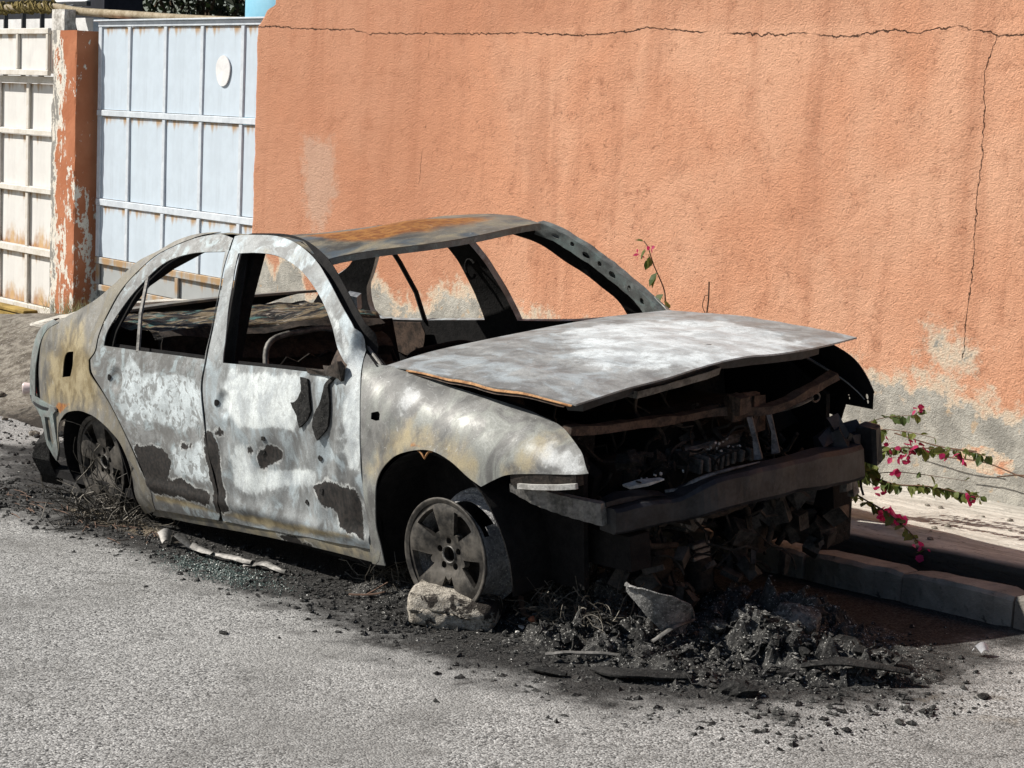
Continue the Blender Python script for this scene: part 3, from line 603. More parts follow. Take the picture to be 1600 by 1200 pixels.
def tree(loc, h, spread, nl, seed):
    rr = np.random.default_rng(seed); t = empty('tree', loc); tag(t, cat='tree')
    mb = MB(); mb.tube(curve([(0,0,-1.2),(.1,.05,h*.3),(-.05,.1,h*.6),(.1,0,h*.9)], .3, False), np.linspace(.2,.05,len(curve([(0,0,-1.2),(.1,.05,h*.3),(-.05,.1,h*.6),(.1,0,h*.9)], .3, False))), 8)
    cl = []
    for i in range(26):
        a = rr.uniform(0, 6.28); r = spread*rr.uniform(.2,1); z = h*rr.uniform(.12,1.05); c = np.array((r*math.cos(a), r*math.sin(a)*.8, z)); cl.append(c); mb.tube(curve([(0,0,z*.45),c*np.array((.5,.5,.8)),c], .3, False), .03, 5)
    mb.build('trunk', M['bark'], t); V = []; F = []
    for i in range(nl):
        c = cl[rr.integers(len(cl))]; p = c+rr.normal(0,.36,3); s = rr.uniform(.05,.11); u = rr.normal(0,1,3); u /= np.linalg.norm(u); w = np.cross(u, rr.normal(0,1,3)); w /= np.linalg.norm(w); k = len(V)
        V += [p-u*s, p+w*s*.4, p+u*s, p-w*s*.4]; F.append((k,k+1,k+2,k+3))
    o = mesh_obj('crown', V, F, M['tree_leaf'], t); o['kind'] = 'stuff'; return t
for i, (xx, lb) in enumerate(((-20.3, 'leafy dark green tree behind the gate, next to the dark house'), (-18.0, 'dark green tree behind the gate, nearest the orange wall'))):
    t = tree((xx-.7-.9*i, 9.2+.4*i, -.5), 4.6, 1.6 if i else 1.7, 5200, 11+i); t['label'] = lb; t['group'] = 'trees behind the gate'
mb = MB(); n_ = 14; xs_ = np.linspace(-7.75, -6.2, n_); zt = np.interp(xs_, [-7.75,-7.6,-6.66,-6.2], [.07,.14,.355,.40]); mb.sweep([(a, 0, b) for a, b in zip(xs_, zt)], [np.array([(0,1.30,-.16),(0,1.29,-.035),(0,1.31,-.012),(0,1.36,0),(0,1.80,.02),(0,1.80,-.16)])]*n_)
o = mb.jit(.02, 4, 17).build('concrete_ramp', M['sidewalk'], None); bm = bmesh.new(); bm.from_mesh(o.data); bmesh.ops.recalc_face_normals(bm, faces=bm.faces); bm.to_mesh(o.data); bm.free(); tag(o, kind='structure')
mb = MB(); mb.box((-9.3, 1.86, .015), (1.15, .16, .05), bev=.008); mb.box((-9.12,1.83,.06),(.8,.12,.03), bev=.006); o = mb.jit(.008, 6, 5).build('timber_plank', M['yellow'], None); tag(o, 'faded yellow planks lying at the foot of the cream gate', 'plank')

# ------------------------------------------------------------------ THE BURNT CAR (its own frame: x forward, y to its left, z up; the car leans, left wheels up on the kerb)
car = empty('burnt_car'); tag(car, 'burnt-out grey sedan with stripped panels, no glass and its bonnet sprung open', 'car')
car.matrix_world = Matrix(((0.9991109,-.0050231,-.0418594,0),(0,.9928768,-.1191452,0),(.0421597,.1190393,.9919941,.0904699),(0,0,0,1)))
PX=[-3.6,-3.48,-3.36,-3.2,-2.9,-2.5,-2.0,-1.2,-.5,0,.3,.55,.72,.82,.95]
PW=[.56,.68,.745,.79,.835,.856,.866,.868,.862,.848,.822,.772,.71,.64,.5]
ZX=[0.0,.08,.15,.3,.42,.6,.75,.83,1.0,1.15,1.25,1.32,1.4]
ZI=[.10,.05,.02,.004,0,.010,.032,.055,.135,.225,.30,.37,.47]
def smoothed(xs, ys):
    xx = np.linspace(xs[0], xs[-1], 600); yy = np.interp(xx, xs, ys); k = np.hanning(41); k /= k.sum(); yp = np.pad(yy, 20, mode='edge')
    yp[:20] = yy[0]+(yy[1]-yy[0])*np.arange(-20, 0); yp[-20:] = yy[-1]+(yy[-1]-yy[-2])*np.arange(1, 21); return xx, np.convolve(yp, k, 'valid')
_px = smoothed(PX, PW); _zi = smoothed(ZX, ZI)
def halfw(x, z):
    x = np.asarray(x, float); z = np.asarray(z, float); b = np.interp(x, *_px)-np.interp(z, *_zi)
    top = np.interp(x, [-.6,-.42,0,.4,.6,.72,.8], [.9,.86,.80,.73,.67,.62,.55]); f = np.clip((x+.5)/.15, 0, 1)
    return b-.12*np.exp(-np.maximum(top-z, -.03)/.05)*f
DATA = {'fdoor':[(-1.558,1.257),(-1.521,1.263),(-1.291,1.268),(-1.147,1.256),(-1.025,1.231),(-0.893,1.189),(-0.794,1.144),(-0.65,1.064),(-0.493,0.973),(-0.462,0.899),(-0.449,0.871),(-0.395,0.771),(-0.374,0.685),(-0.367,0.585),(-0.36,0.456),(-0.345,0.351),(-0.341,0.28),(-0.354,0.197),(-0.689,0.18),(-1.046,0.162),(-1.393,0.145),(-1.388,0.185),(-1.372,0.241),(-1.385,0.32),(-1.407,0.41),(-1.421,0.5),(-1.427,0.59),(-1.445,0.695),(-1.428,0.819),(-1.455,0.996),(-1.507,1.138)],'fwin':[(-1.466,1.197),(-1.338,1.204),(-1.193,1.2),(-1.058,1.178),(-0.94,1.144),(-0.834,1.099),(-0.73,1.042),(-0.638,0.977),(-0.563,0.904),(-0.487,0.854),(-0.492,0.814),(-0.719,0.812),(-0.977,0.807),(-1.308,0.797),(-1.329,0.884),(-1.404,1.071)],'rdoor':[(-1.564,1.25),(-1.674,1.261),(-1.798,1.25),(-1.887,1.233),(-1.985,1.204),(-2.113,1.152),(-2.255,1.04),(-2.336,0.907),(-2.363,0.823),(-2.372,0.76),(-2.423,0.717),(-2.408,0.663),(-2.308,0.594),(-2.236,0.54),(-2.15,0.466),(-2.081,0.396),(-2.005,0.29),(-1.955,0.179),(-1.987,0.102),(-1.658,0.125),(-1.43,0.142),(-1.399,0.183),(-1.388,0.239),(-1.4,0.318),(-1.422,0.408),(-1.436,0.498),(-1.442,0.588),(-1.459,0.694),(-1.442,0.818),(-1.469,0.996),(-1.522,1.137)],'rwin':[(-1.569,1.2),(-1.79,1.187),(-1.946,1.159),(-2.045,1.117),(-2.149,1.033),(-2.264,0.906),(-2.303,0.838),(-2.307,0.787),(-2.019,0.791),(-1.447,0.8),(-1.452,0.9),(-1.481,1.031)],'quarter':[(-1.686,1.27),(-1.814,1.262),(-1.908,1.249),(-2.007,1.224),(-2.114,1.18),(-2.249,1.131),(-2.365,1.042),(-2.457,0.984),(-2.54,0.947),(-2.757,0.87),(-2.871,0.826),(-2.954,0.771),(-3.024,0.667),(-3.061,0.544),(-3.076,0.476),(-2.934,0.41),(-2.953,0.275),(-2.868,0.21),(-2.811,0.274),(-2.782,0.383),(-2.717,0.436),(-2.643,0.465),(-2.524,0.484),(-2.44,0.482),(-2.367,0.47),(-2.252,0.426),(-2.161,0.366),(-2.11,0.258),(-2.137,0.054),(-1.999,0.091),(-1.967,0.178),(-2.017,0.288),(-2.094,0.394),(-2.162,0.464),(-2.248,0.539),(-2.321,0.593),(-2.42,0.659),(-2.435,0.716),(-2.384,0.759),(-2.375,0.822),(-2.35,0.909),(-2.269,1.042),(-2.126,1.154),(-1.993,1.207),(-1.895,1.235),(-1.809,1.255)],'filler':[(-2.72,0.611),(-2.702,0.692),(-2.669,0.727),(-2.594,0.739),(-2.598,0.679),(-2.623,0.626)],'fender':[(-0.41,0.857),(-0.357,0.846),(-0.232,0.832),(-0.106,0.814),(0.077,0.789),(0.226,0.767),(0.375,0.74),(0.482,0.709),(0.551,0.679),(0.622,0.637),(0.675,0.58),(0.652,0.577),(0.558,0.574),(0.469,0.569),(0.392,0.56),(0.338,0.538),(0.287,0.512),(0.231,0.538),(0.153,0.58),(0.072,0.604),(0.007,0.608),(-0.072,0.595),(-0.151,0.568),(-0.22,0.519),(-0.261,0.468),(-0.278,0.406),(-0.296,0.294),(-0.288,0.227),(-0.284,0.146),(-0.36,0.141),(-0.354,0.197),(-0.341,0.28),(-0.345,0.351),(-0.36,0.456),(-0.363,0.586),(-0.37,0.685),(-0.392,0.771),(-0.448,0.871),(-0.454,0.888)],'marker':[(-0.314,0.679),(-0.315,0.701),(-0.277,0.709),(-0.257,0.702),(-0.256,0.682),(-0.291,0.675)],'sill':[(-1.991,0.099),(-1.661,0.122),(-1.418,0.138),(-1.047,0.16),(-0.69,0.178),(-0.354,0.194),(-0.36,0.141),(-0.709,0.138),(-1.167,0.12),(-1.701,0.082),(-2.072,0.059)],'lwin_rear':[(-2.306,0.968),(-2.394,0.955),(-2.49,0.883),(-2.567,0.818),(-2.599,0.743),(-2.594,0.684),(-2.544,0.651),(-2.243,0.66),(-1.97,0.678),(-1.7,0.697),(-1.719,0.804),(-1.724,0.905),(-1.731,0.993),(-1.749,1.05),(-2.015,1.013)],'lwin_front':[(-1.551,1.083),(-1.177,1.14),(-1.053,1.102),(-0.956,1.029),(-0.869,0.977),(-0.787,0.911),(-0.729,0.862),(-0.695,0.783),(-1.084,0.736),(-1.46,0.71),(-1.494,0.808),(-1.514,0.907),(-1.531,0.993)],'lapillar':[(-0.996,1.194),(-0.879,1.15),(-0.735,1.066),(-0.604,0.951),(-0.196,0.882)],'st_dark':[[(-2.052,0.376),(-1.95,0.396),(-1.867,0.399),(-1.771,0.382),(-1.745,0.344),(-1.787,0.265),(-1.687,0.292),(-1.589,0.267),(-1.502,0.269),(-1.437,0.242),(-1.443,0.2),(-1.653,0.203),(-1.94,0.189),(-1.995,0.258)],[(-1.448,0.509),(-1.374,0.523),(-1.334,0.464),(-1.329,0.348),(-1.319,0.259),(-1.304,0.201),(-1.428,0.167),(-1.421,0.285),(-1.451,0.381)],[(-1.04,0.49),(-0.946,0.512),(-0.889,0.494),(-0.9,0.469),(-0.979,0.427),(-1.04,0.416),(-1.061,0.45)],[(-0.685,0.386),(-0.617,0.414),(-0.405,0.423),(-0.379,0.364),(-0.381,0.237),(-0.534,0.246),(-0.547,0.304),(-0.634,0.328)],[(-1.125,0.485),(-1.084,0.494),(-1.07,0.474),(-1.119,0.463)],[(-1.0,0.153),(-0.846,0.163),(-0.839,0.144),(-0.717,0.134),(-0.938,0.122)],[(-1.638,0.447),(-1.556,0.452),(-1.559,0.428),(-1.634,0.415)],[(-1.328,0.537),(-1.295,0.523),(-1.332,0.501),(-1.365,0.515)]],'st_white':[[(-1.222,0.424),(-1.166,0.475),(-1.103,0.456),(-1.059,0.427),(-0.948,0.432),(-0.792,0.46),(-0.658,0.46),(-0.68,0.401),(-0.964,0.35),(-1.153,0.297),(-1.246,0.321)],[(-0.191,0.764),(-0.219,0.818),(-0.202,0.822),(-0.104,0.8),(-0.056,0.776),(-0.079,0.752),(-0.108,0.725),(-0.108,0.677),(-0.156,0.694)],[(-0.674,0.939),(-0.561,0.915),(-0.481,0.843),(-0.481,0.782),(-0.582,0.805),(-0.65,0.791),(-0.667,0.798),(-0.565,0.838)],[(-2.05,0.77),(-1.62,0.786),(-1.454,0.765),(-1.462,0.586),(-1.575,0.519),(-1.873,0.505),(-2.129,0.515),(-2.122,0.689)],[(-1.701,0.402),(-1.46,0.44),(-1.408,0.354),(-1.473,0.308),(-1.613,0.318),(-1.731,0.293)],[(-1.247,0.757),(-0.768,0.789),(-0.743,0.742),(-0.815,0.694),(-0.721,0.612),(-0.593,0.543),(-0.54,0.491),(-0.657,0.468),(-0.815,0.534),(-1.015,0.546),(-1.157,0.574),(-1.289,0.639)],[(-0.633,0.588),(-0.519,0.634),(-0.436,0.61),(-0.496,0.505),(-0.581,0.511)],[(-0.445,0.729),(-0.424,0.8),(-0.365,0.697),(-0.374,0.495),(-0.443,0.486)],[(-0.679,1.024),(-0.547,0.97),(-0.469,0.886),(-0.449,0.843),(-0.487,0.858),(-0.576,0.945)],[(0.36,0.562),(0.405,0.587),(0.443,0.584),(0.445,0.566)],[(0.461,0.63),(0.505,0.691),(0.575,0.658),(0.638,0.615),(0.67,0.579),(0.53,0.572)]],'st_ochre':[[(-1.938,0.193),(-1.652,0.206),(-1.427,0.193),(-1.146,0.22),(-0.807,0.227),(-0.427,0.253),(-0.437,0.219),(-0.742,0.18),(-1.167,0.161),(-1.439,0.165),(-1.967,0.141)],[(-2.875,0.682),(-2.754,0.807),(-2.555,0.876),(-2.368,0.728),(-2.282,0.513),(-2.438,0.496),(-2.641,0.474),(-2.937,0.469)],[(0.471,0.667),(0.444,0.61),(0.387,0.56),(0.487,0.582),(0.499,0.622),(0.509,0.668)],[(-0.261,0.583),(-0.094,0.689),(-0.047,0.629),(-0.181,0.558)],[(-1.372,1.191),(-1.302,1.25),(-1.09,1.233),(-0.884,1.162),(-1.038,1.18)]],'st_rust':[[(-0.574,0.239),(-0.442,0.25),(-0.431,0.229),(-0.468,0.214),(-0.575,0.211)],[(-0.078,0.631),(-0.057,0.639),(0.038,0.624),(0.031,0.61),(-0.079,0.598)],[(-0.854,0.146),(-0.586,0.176),(-0.594,0.156),(-0.833,0.13)],[(-2.792,0.501),(-2.58,0.515),(-2.754,0.431),(-2.844,0.451)]],'st_drip1':[[(-0.746,0.793),(-0.697,0.791),(-0.682,0.748),(-0.665,0.676),(-0.689,0.64),(-0.736,0.606),(-0.76,0.658),(-0.799,0.694),(-0.762,0.703),(-0.728,0.744)]],'st_drip2':[[(-0.521,0.814),(-0.562,0.783),(-0.554,0.711),(-0.568,0.628),(-0.622,0.571),(-0.647,0.62),(-0.641,0.67),(-0.602,0.715),(-0.583,0.781),(-0.554,0.807)]],'st_bumpR':[[(-3.032,0.457),(-2.798,0.465),(-2.785,0.451),(-2.818,0.43),(-2.819,0.273),(-2.872,0.204),(-2.948,0.27),(-2.937,0.403),(-3.05,0.461)]],'lfender':[(0.72,0.828),(0.972,0.867),(1.026,0.832),(1.062,0.771),(1.082,0.721),(0.71,0.545),(0.579,0.528),(0.473,0.519),(0.436,0.458),(0.418,0.493),(0.371,0.588)]}
DATA['st_ochre'] += [[(-.30,.50),(-.20,.60),(-.05,.66),(.12,.65),(.25,.58),(.20,.53),(.08,.60),(-.08,.60),(-.22,.52)],[(-1.99,.10),(-.36,.15),(-.36,.20),(-1.0,.17),(-1.99,.13)]]
STAIN = {'m_dark': DATA['st_dark'], 'm_white': DATA['st_white'], 'm_ochre': DATA['st_ochre'], 'm_rust': DATA['st_rust']}
GREY = [[(-1.096,.537),(-.966,.577),(-.812,.581),(-.666,.534),(-.655,.494),(-.868,.45),(-1.073,.443)],[(-.736,.594),(-.642,.478),(-.54,.483),(-.504,.603),(-.564,.678),(-.637,.703)],[(-.03,.773),(.208,.747),(.395,.646),(.305,.557),(.118,.624),(-.013,.632)],[(-1.988,.759),(-1.389,.77),(-1.43,.704),(-1.953,.682)]]
FEATHER = {'m_dark': .05, 'm_white': .07, 'm_ochre': .022, 'm_rust': .018}
def panel(name, outline, holes=(), side=-1, step=.016, mats=None, thick=.004, inset=0.0, disp=None, stains=True, parent=None, smooth_outline=True):
    ol = curve(outline, step) if smooth_outline else np.asarray(outline); hs = [curve(h, step) for h in holes]
    W, F = tri_region(ol, hs, step); y = halfw(W[:,0], W[:,1])-inset
    if disp is not None: y = y+disp(W[:,0], W[:,1])
    y = y+.0016*fbm(np.c_[W, np.zeros(len(W))], 7, 3, 5)
    at = {}
    if stains:
        for k, polys in STAIN.items():
            a = np.zeros(len(W))
            for ip, p in enumerate(polys): fe = .12 if (k == 'm_ochre' and ip) else FEATHER[k]; a = np.maximum(a, np.clip(.5+sdf(W, p)/(2*fe), 0, 1)*(.9 if fe > .1 else 1))
            if k == 'm_white':
                for p in GREY: a = a-np.clip(.5+sdf(W, p)/.12, 0, 1)*.8
            at[k] = a
    o = mesh_obj(name, np.c_[W[:,0], side*y, W[:,1]], F, mats or [M['door'], M['soot']], parent or car, True, at); fix_out(o, (0, side, 0)); return solid(o, thick, 1 if (mats is None or len(mats) > 1) else 0)
G = lambda v, c, s: np.exp(-((v-c)/s)**2)
def dimple(x, z, cx, cz, r): d = np.hypot(x-cx, z-cz)/r; return -.016*np.exp(-(d*1.15)**4)+.004*np.exp(-((d-1.12)/.18)**2)
def door_disp(x, z):
    r = dimple(x, z, -1.275, .638, .055)+.013*G(z, .232, .030)*np.clip((x+2.0)/.05, 0, 1)
    r += -.022*G(x, -.86, .20)*G(z, .43, .12)+.010*G(x, -1.05, .15)*G(z, .60, .12)
    r += .012*G(x, -.49+.10*(z-.5), .035)*G(z, .55, .22)-.012*G(x, -.575+.12*(z-.5), .04)*G(z, .55, .20)+.006*G(x, -.42, .02)*G(z, .5, .3)
    r += .008*np.sin(x*21+z*9)*G(x, -.75, .35)*G(z, .33, .14)+.004*np.sin(x*37-z*20)*G(z, .4, .15)
    return r
def rear_disp(x, z): return dimple(x, z, -2.17, .655, .055)+.011*G(z, .222, .028)-.010*G(x, -1.75, .25)*G(z, .5, .16)+.005*np.sin(x*17+z*11)*G(z, .5, .2)
front_door = panel('front_door', DATA['fdoor'], [DATA['fwin']], mats=[M['door'], M['soot']], step=.0135, disp=door_disp)
rear_door = panel('rear_door', DATA['rdoor'], [DATA['rwin']], mats=[M['rear_door'], M['soot']], step=.0145, disp=rear_disp)
def arch_lip(cx, cz, r): return lambda x, z: .010*np.exp(-(np.clip(np.hypot(x-cx, z-cz)-r, 0, 9)/.035))
def q_disp(x, z): return arch_lip(-2.51, .16, .335)(x, z)*(z > .1)+.004*np.sin(x*12)*G(z, .6, .2)-.02*np.clip((-2.9-x)/.15, 0, 1)**2
panel('rear_quarter', DATA['quarter'], [DATA['filler']], mats=[M['quarter'], M['soot']], step=.014, disp=q_disp)
def f_disp(x, z): return arch_lip(.0, .24, .37)(x, z)+.014*G(x, -.21, .045)*G(z, .74, .10)-.008*G(x, -.29, .035)*G(z, .70, .16)-.010*G(x, -.11, .04)*G(z, .72, .06)+.003*np.sin(x*14+z*7)
fender = panel('front_fender', DATA['fender'], [DATA['marker']], mats=[M['fender'], M['soot']], step=.0135, disp=f_disp)
panel('sill', DATA['sill'], mats=[M['fender'], M['soot']], step=.014, thick=.02, inset=.004)
# mirrored fender, dark inside
panel('front_fender', DATA['fender'], [DATA['marker']], +1, .02, [M['fender'], M['soot']], stains=False)
LFP = [(.10,.72),(.315,.735),(.478,.772),(.546,.755),(.614,.718),(.671,.656),(.705,.605),(.700,.60),(.692,.541),(.62,.541),(.543,.54),(.511,.475),(.462,.49),(.373,.50),(.30,.52),(.15,.60)]
lfh = [[(cx+r*math.cos(a), cz+1.2*r*math.sin(a)) for a in np.linspace(0, 6.28, 9)[:-1]] for cx, cz, r in ((.665,.585,.009),(.668,.566,.007),(.562,.583,.007),(.566,.566,.005))]
W_, F_ = tri_region(curve(LFP, .02), lfh, .02); o = mesh_obj('fender_corner', np.c_[W_[:,0], .695+.05*np.clip((.70-W_[:,0])/.3, 0, 1)-.10*np.clip((W_[:,1]-.66)/.12, 0, 1)**2*.4, W_[:,1]], F_, [M['soot'], M['frame_ash']], car, True); fix_out(o, (0,-1,0)); solid(o, .004, 1)
mb = MB(); mb.box((.55,.60,.13), (.11,.14,.20), rotm(.1,.2,.1), bev=.02); mb.jit(.03, 9, 41).build('hanging_liner', M['char'], car)
# left body side seen from inside, with its window openings
LW1 = [(-2.306,1.05),(-2.394,.965),(-2.49,.883),(-2.567,.818),(-2.599,.743),(-2.594,.684),(-2.544,.651),(-2.243,.66),(-1.97,.678),(-1.70,.697),(-1.719,.804),(-1.724,.905),(-1.731,.993),(-1.749,1.06),(-1.78,1.15),(-2.05,1.12)]
LW2 = [(-1.59,1.14),(-1.30,1.16),(-1.177,1.14),(-1.053,1.102),(-.956,1.029),(-.869,.977),(-.787,.911),(-.729,.862),(-.695,.783),(-1.084,.736),(-1.46,.71),(-1.494,.808),(-1.514,.907),(-1.545,1.03)]
LO = [(-.95,1.16),(-1.1,1.195),(-1.3,1.205),(-1.7,1.19),(-1.95,1.16),(-2.2,1.11),(-2.45,1.03),(-2.65,.92),(-2.9,.82),(-3.05,.7),(-3.08,.45),(-2.86,.42),(-2.75,.45),(-2.5,.5),(-2.25,.44),(-2.1,.28),(-2.05,.08),(-.36,.13),(-.33,.5),(-.42,.82),(-.62,.93),(-.735,1.03)]
body_side = panel('body_side', LO, [LW1, LW2], +1, .022, [M['door'], M['soot']], .03, stains=False)
mb = MB(); q = [(x, halfw(x, z)-.03, z) for x, z in ((-2.215,1.135),(-2.20,.95),(-2.18,.80),(-2.165,.655))]; mb.tube(q, .012, 6); mb.build('window_divider', M['soot'], body_side)
# inner door shells: dark, a hand's breadth inside the skins
panel('door_shell', [(x*1.0, z) for x, z in DATA['fdoor']], [DATA['fwin']], mats=[M['soot']], step=.03, inset=.055, stains=False, parent=front_door)
panel('door_shell', DATA['rdoor'], [DATA['rwin']], mats=[M['soot']], step=.03, inset=.055, stains=False, parent=rear_door)
mb = MB(); a = (-2.106, 1.085); b = (-1.998, .786); mb.tube([(x, -halfw(x, z)+.004, z) for x, z in (a, ((a[0]+b[0])/2-.004, (a[1]+b[1])/2), b)], .0105, 6, flat=.6); mb.build('window_divider', M['ash_metal'], rear_door)
# roof rails / centre pillars behind the doors
mb = MB(); mb.sweep([(-1.50,-.52,1.22),(-1.46,-.645,1.0),(-1.43,-.735,.80),(-1.41,-.80,.45),(-1.40,-.78,.14)], [np.array([(-.05,0,0),(.05,0,0),(.05,.05,0),(-.05,.05,0)])]*5); mb.build('centre_pillar', M['soot'], car)
mb = MB(); mb.sweep([(-.98,-.50,1.185),(-1.12,-.50,1.235),(-1.5,-.49,1.245),(-1.9,-.50,1.215),(-2.15,-.56,1.12),(-2.45,-.64,.97),(-2.7,-.70,.86)], [np.array([(0,-.03,-.02),(0,.04,-.03),(0,.04,.0),(0,-.03,.012)])]*7); mb.build('roof_rail', M['soot'], car)
# ---- roof: sagging sheet
ny, nx = 44, 64; s = np.linspace(0, 1, ny); t = np.linspace(0, 1, nx); T, S = np.meshgrid(t, s, indexing='ij'); yy = (S-.5)*2
x0 = np.where(yy < 0, -.86-.095*yy**2, -.86-.07*yy**2); xx = x0+(-2.08-x0)*T-.04*(1-yy**2)*T; y = yy*.545
zc_ = np.interp(xx, [-2.15,-1.8,-1.6,-1.4,-1.25,-1.12,-1.0,-.86], [1.15,1.19,1.200,1.222,1.244,1.257,1.241,1.194]); zr_ = np.interp(xx, [-2.15,-2.05,-1.85,-1.6,-1.25,-1.12,-1.02,-.955], [1.19,1.22,1.255,1.268,1.262,1.245,1.21,1.182]); zl_ = np.interp(xx, [-2.15,-1.8,-1.6,-1.4,-1.25,-1.1,-.93], [1.12,1.186,1.21,1.222,1.228,1.224,1.196])
w2 = np.abs(yy)**2.2; z = np.where(yy < 0, zc_*(1-w2)+zr_*w2, zc_*(1-w2)+zl_*w2)+(.007*np.sin(xx*9+yy*3)+.004*np.sin(yy*7+xx*5))*(1-yy**2)*np.clip(T*5-.2, 0, 1)
rust = np.clip(1.35-np.hypot((xx+1.10)/.17, (y-.02)/.48), 0, 1)+1.1*np.clip(1.2-np.hypot((xx+1.3)/.30, (y+.25)/.22), 0, 1)
roof = mesh_obj('roof', np.c_[xx.ravel(), y.ravel(), z.ravel()], grid_faces(nx, ny), [M['roof'], M['soot']], car, True, {'m_rust': np.clip(rust.ravel()*.9, 0, 1), 'm_ochre': .3+0*rust.ravel(), 'm_white': np.zeros(nx*ny)}); fix_out(roof, (0,0,1)); solid(roof, .005, 1)
mb = MB(); hd = [(xx[0,j]-.004, y[0,j], z[0,j]-.010) for j in range(0, ny, 3)]+[(xx[0,-1]-.004, y[0,-1], z[0,-1]-.010)]; mb.sweep(hd, [np.array([(.004,0,.006),(.0,0,-.018),(-.05,0,-.022),(-.05,0,.0)])]*len(hd)); mb.build('windscreen_header', M['frame_ash'], roof)
# ---- windscreen pillars
def pillar(pts, sec, mats, nm='windscreen_pillar'): mb = MB(); mb.sweep(pts, sec); o = mb.build(nm, mats, car); return o
pr = curve([(-.965,-.535,1.178),(-.86,-.575,1.125),(-.70,-.635,1.02),(-.55,-.68,.92),(-.40,-.705,.835)], .06, False)
pillar(pr, [np.array([(-.012,-.035,-.012),(.012,-.022,.012),(.016,.02,.004),(-.03,.035,-.03)])]*len(pr), M['soot'])
mb = MB(); mb.tube([p+np.array((.014,-.004,.012)) for p in pr], .0065, 5); mb.build('pillar_trim', M['ash_metal'], car)
plr = curve([(-.985,.575,1.195),(-.90,.60,1.165),(-.76,.635,1.09),(-.60,.67,.985),(-.47,.69,.89),(-.36,.70,.80)], .02, False)
# left pillar: boxed, with punched holes in the flange that faces the sun
def strip(a_off, b_off, mats, nm, holes=True, parent=None, t=.004):
    L = np.r_[0, np.cumsum(np.linalg.norm(np.diff(plr, axis=0), axis=1))]; tot = L[-1]
    hs = [[(c+.017*math.cos(a)*sx_, w+.011*math.sin(a)) for a in np.linspace(0, 2*math.pi, 9)[:-1]] for c, w, sx_ in ((.10,.028,1.2),(.19,.022,.7),(.27,.030,1.3),(.345,.024,.7),(.42,.028,1.2),(.52,.024,.6),(.60,.03,.9))] if holes else []
    W, F = tri_region(np.array([(u, .0) for u in np.linspace(0, tot, 40)]+[(u, .055+.035*max(0, (u-.75*tot)/tot)*4*(u > .75*tot)) for u in np.linspace(tot, 0, 40)]), hs, .012)
    B = np.stack([np.interp(W[:,0], L, plr[:,k]) for k in range(3)], 1); f = (W[:,1]/.055)[:,None]
    V = B+np.asarray(a_off)*(1-f)+np.asarray(b_off)*f; V = V+.003*fbm(V, 25, 3, 6)[:,None]
    o = mesh_obj(nm, V, F, mats, parent or car, True); fix_out(o, (0,-1,.3)); return solid(o, t, 0)
lp = strip((0,0,0), (-.035,.006,-.052), [M['frame_ash']], 'windscreen_pillar')
strip((0,.004,.002), (.0,.034,.004), [M['frame_ash']], 'pillar_flange', False, lp)
strip((-.012,.030,-.012), (-.043,.034,-.058), [M['frame_ash']], 'pillar_backing', False, lp)
# ---- bonnet
nu, nv = 56, 64; u = np.linspace(0, 1, nu); v = np.linspace(0, 1, nv)
rear = curve([(-.38,-.69,.845),(-.43,-.46,.852),(-.445,-.23,.853),(-.445,0,.853),(-.44,.21,.853),(-.42,.44,.85),(-.34,.68,.845)], .02, False); front = curve([(.612,-.66,.797),(.628,-.48,.812),(.645,-.28,.823),(.66,-.08,.838),(.668,.08,.838),(.672,.22,.824),(.672,.37,.815),(.672,.50,.812),(.665,.66,.812)], .02, False)
def res(c, n): L = np.r_[0, np.cumsum(np.linalg.norm(np.diff(c, axis=0), axis=1))]; q = np.linspace(0, L[-1], n); return np.stack([np.interp(q, L, c[:,k]) for k in range(3)], 1)
Ra, Fb = res(rear, nv), res(front, nv); U = u[:,None]; Pm = Ra[None]*(1-U[...,None])+Fb[None]*U[...,None]; yy = np.linspace(-1, 1, nv)[None,:]
side_b = np.sin(np.pi*U)
Pm[...,1] *= 1+.035*side_b*(np.abs(yy)**3)
Pm[...,2] += side_b*(.014*(1-yy**2)+.012*(1-.8*yy)+.012*yy**2*(yy > 0)-.004*(yy < -.8))-.006*np.exp(-((np.abs(yy)-.62)/.08)**2)*side_b+.008*np.exp(-((yy+.1)/.3)**2)*side_b
fb3 = fbm(Pm.reshape(-1, 3), 4, 3, 77).reshape(nu, nv); Pm[...,2] += .013*fb3*side_b+.005*np.sin(Pm[...,1]*11+Pm[...,0]*6)*side_b*np.clip(.3-Pm[...,1], 0, 1)+.006*fbm(Pm.reshape(-1,3), 9, 3, 79).reshape(nu, nv)*side_b-.010*np.exp(-((Pm[...,0]-.60)/.03)**2)*np.clip(fb3*1.5, 0, 1)
notch = np.clip(fbm(np.c_[Fb[:,1]*1.0, np.zeros((nv,2))], 5, 3, 81), 0, 1)*.022; Pm[-1,:,0] -= notch*(np.abs(Fb[:,1]) < .55)
wh = np.clip(1.2-np.hypot((Pm[...,0]-.35)/.55, (Pm[...,1]-.12)/.55), 0, 1)+np.clip(1-np.hypot((Pm[...,0]+.1)/.4, (Pm[...,1]-.2)/.5), 0, 1)*.6
gr = np.clip(1.2-np.hypot((Pm[...,0]-.35)/.42, (Pm[...,1]+.55)/.16), 0, 1)
hood = mesh_obj('bonnet', Pm.reshape(-1, 3), grid_faces(nu, nv), [M['hood'], M['soot']], car, True, {'m_white': np.clip(wh-gr, -.6, 1).ravel()*.85, 'm_dark': np.maximum(.62*np.clip(1.0-np.hypot((Pm[...,0]-.44)/.07, (Pm[...,1]-.12)/.07), 0, 1), 0).ravel(), 'm_rust': (.5*np.exp(-((Pm[...,1]+.68)/.02)**2)*(Pm[...,0] > -.25)).ravel()}); fix_out(hood, (0,0,1)); solid(hood, .006, 1)
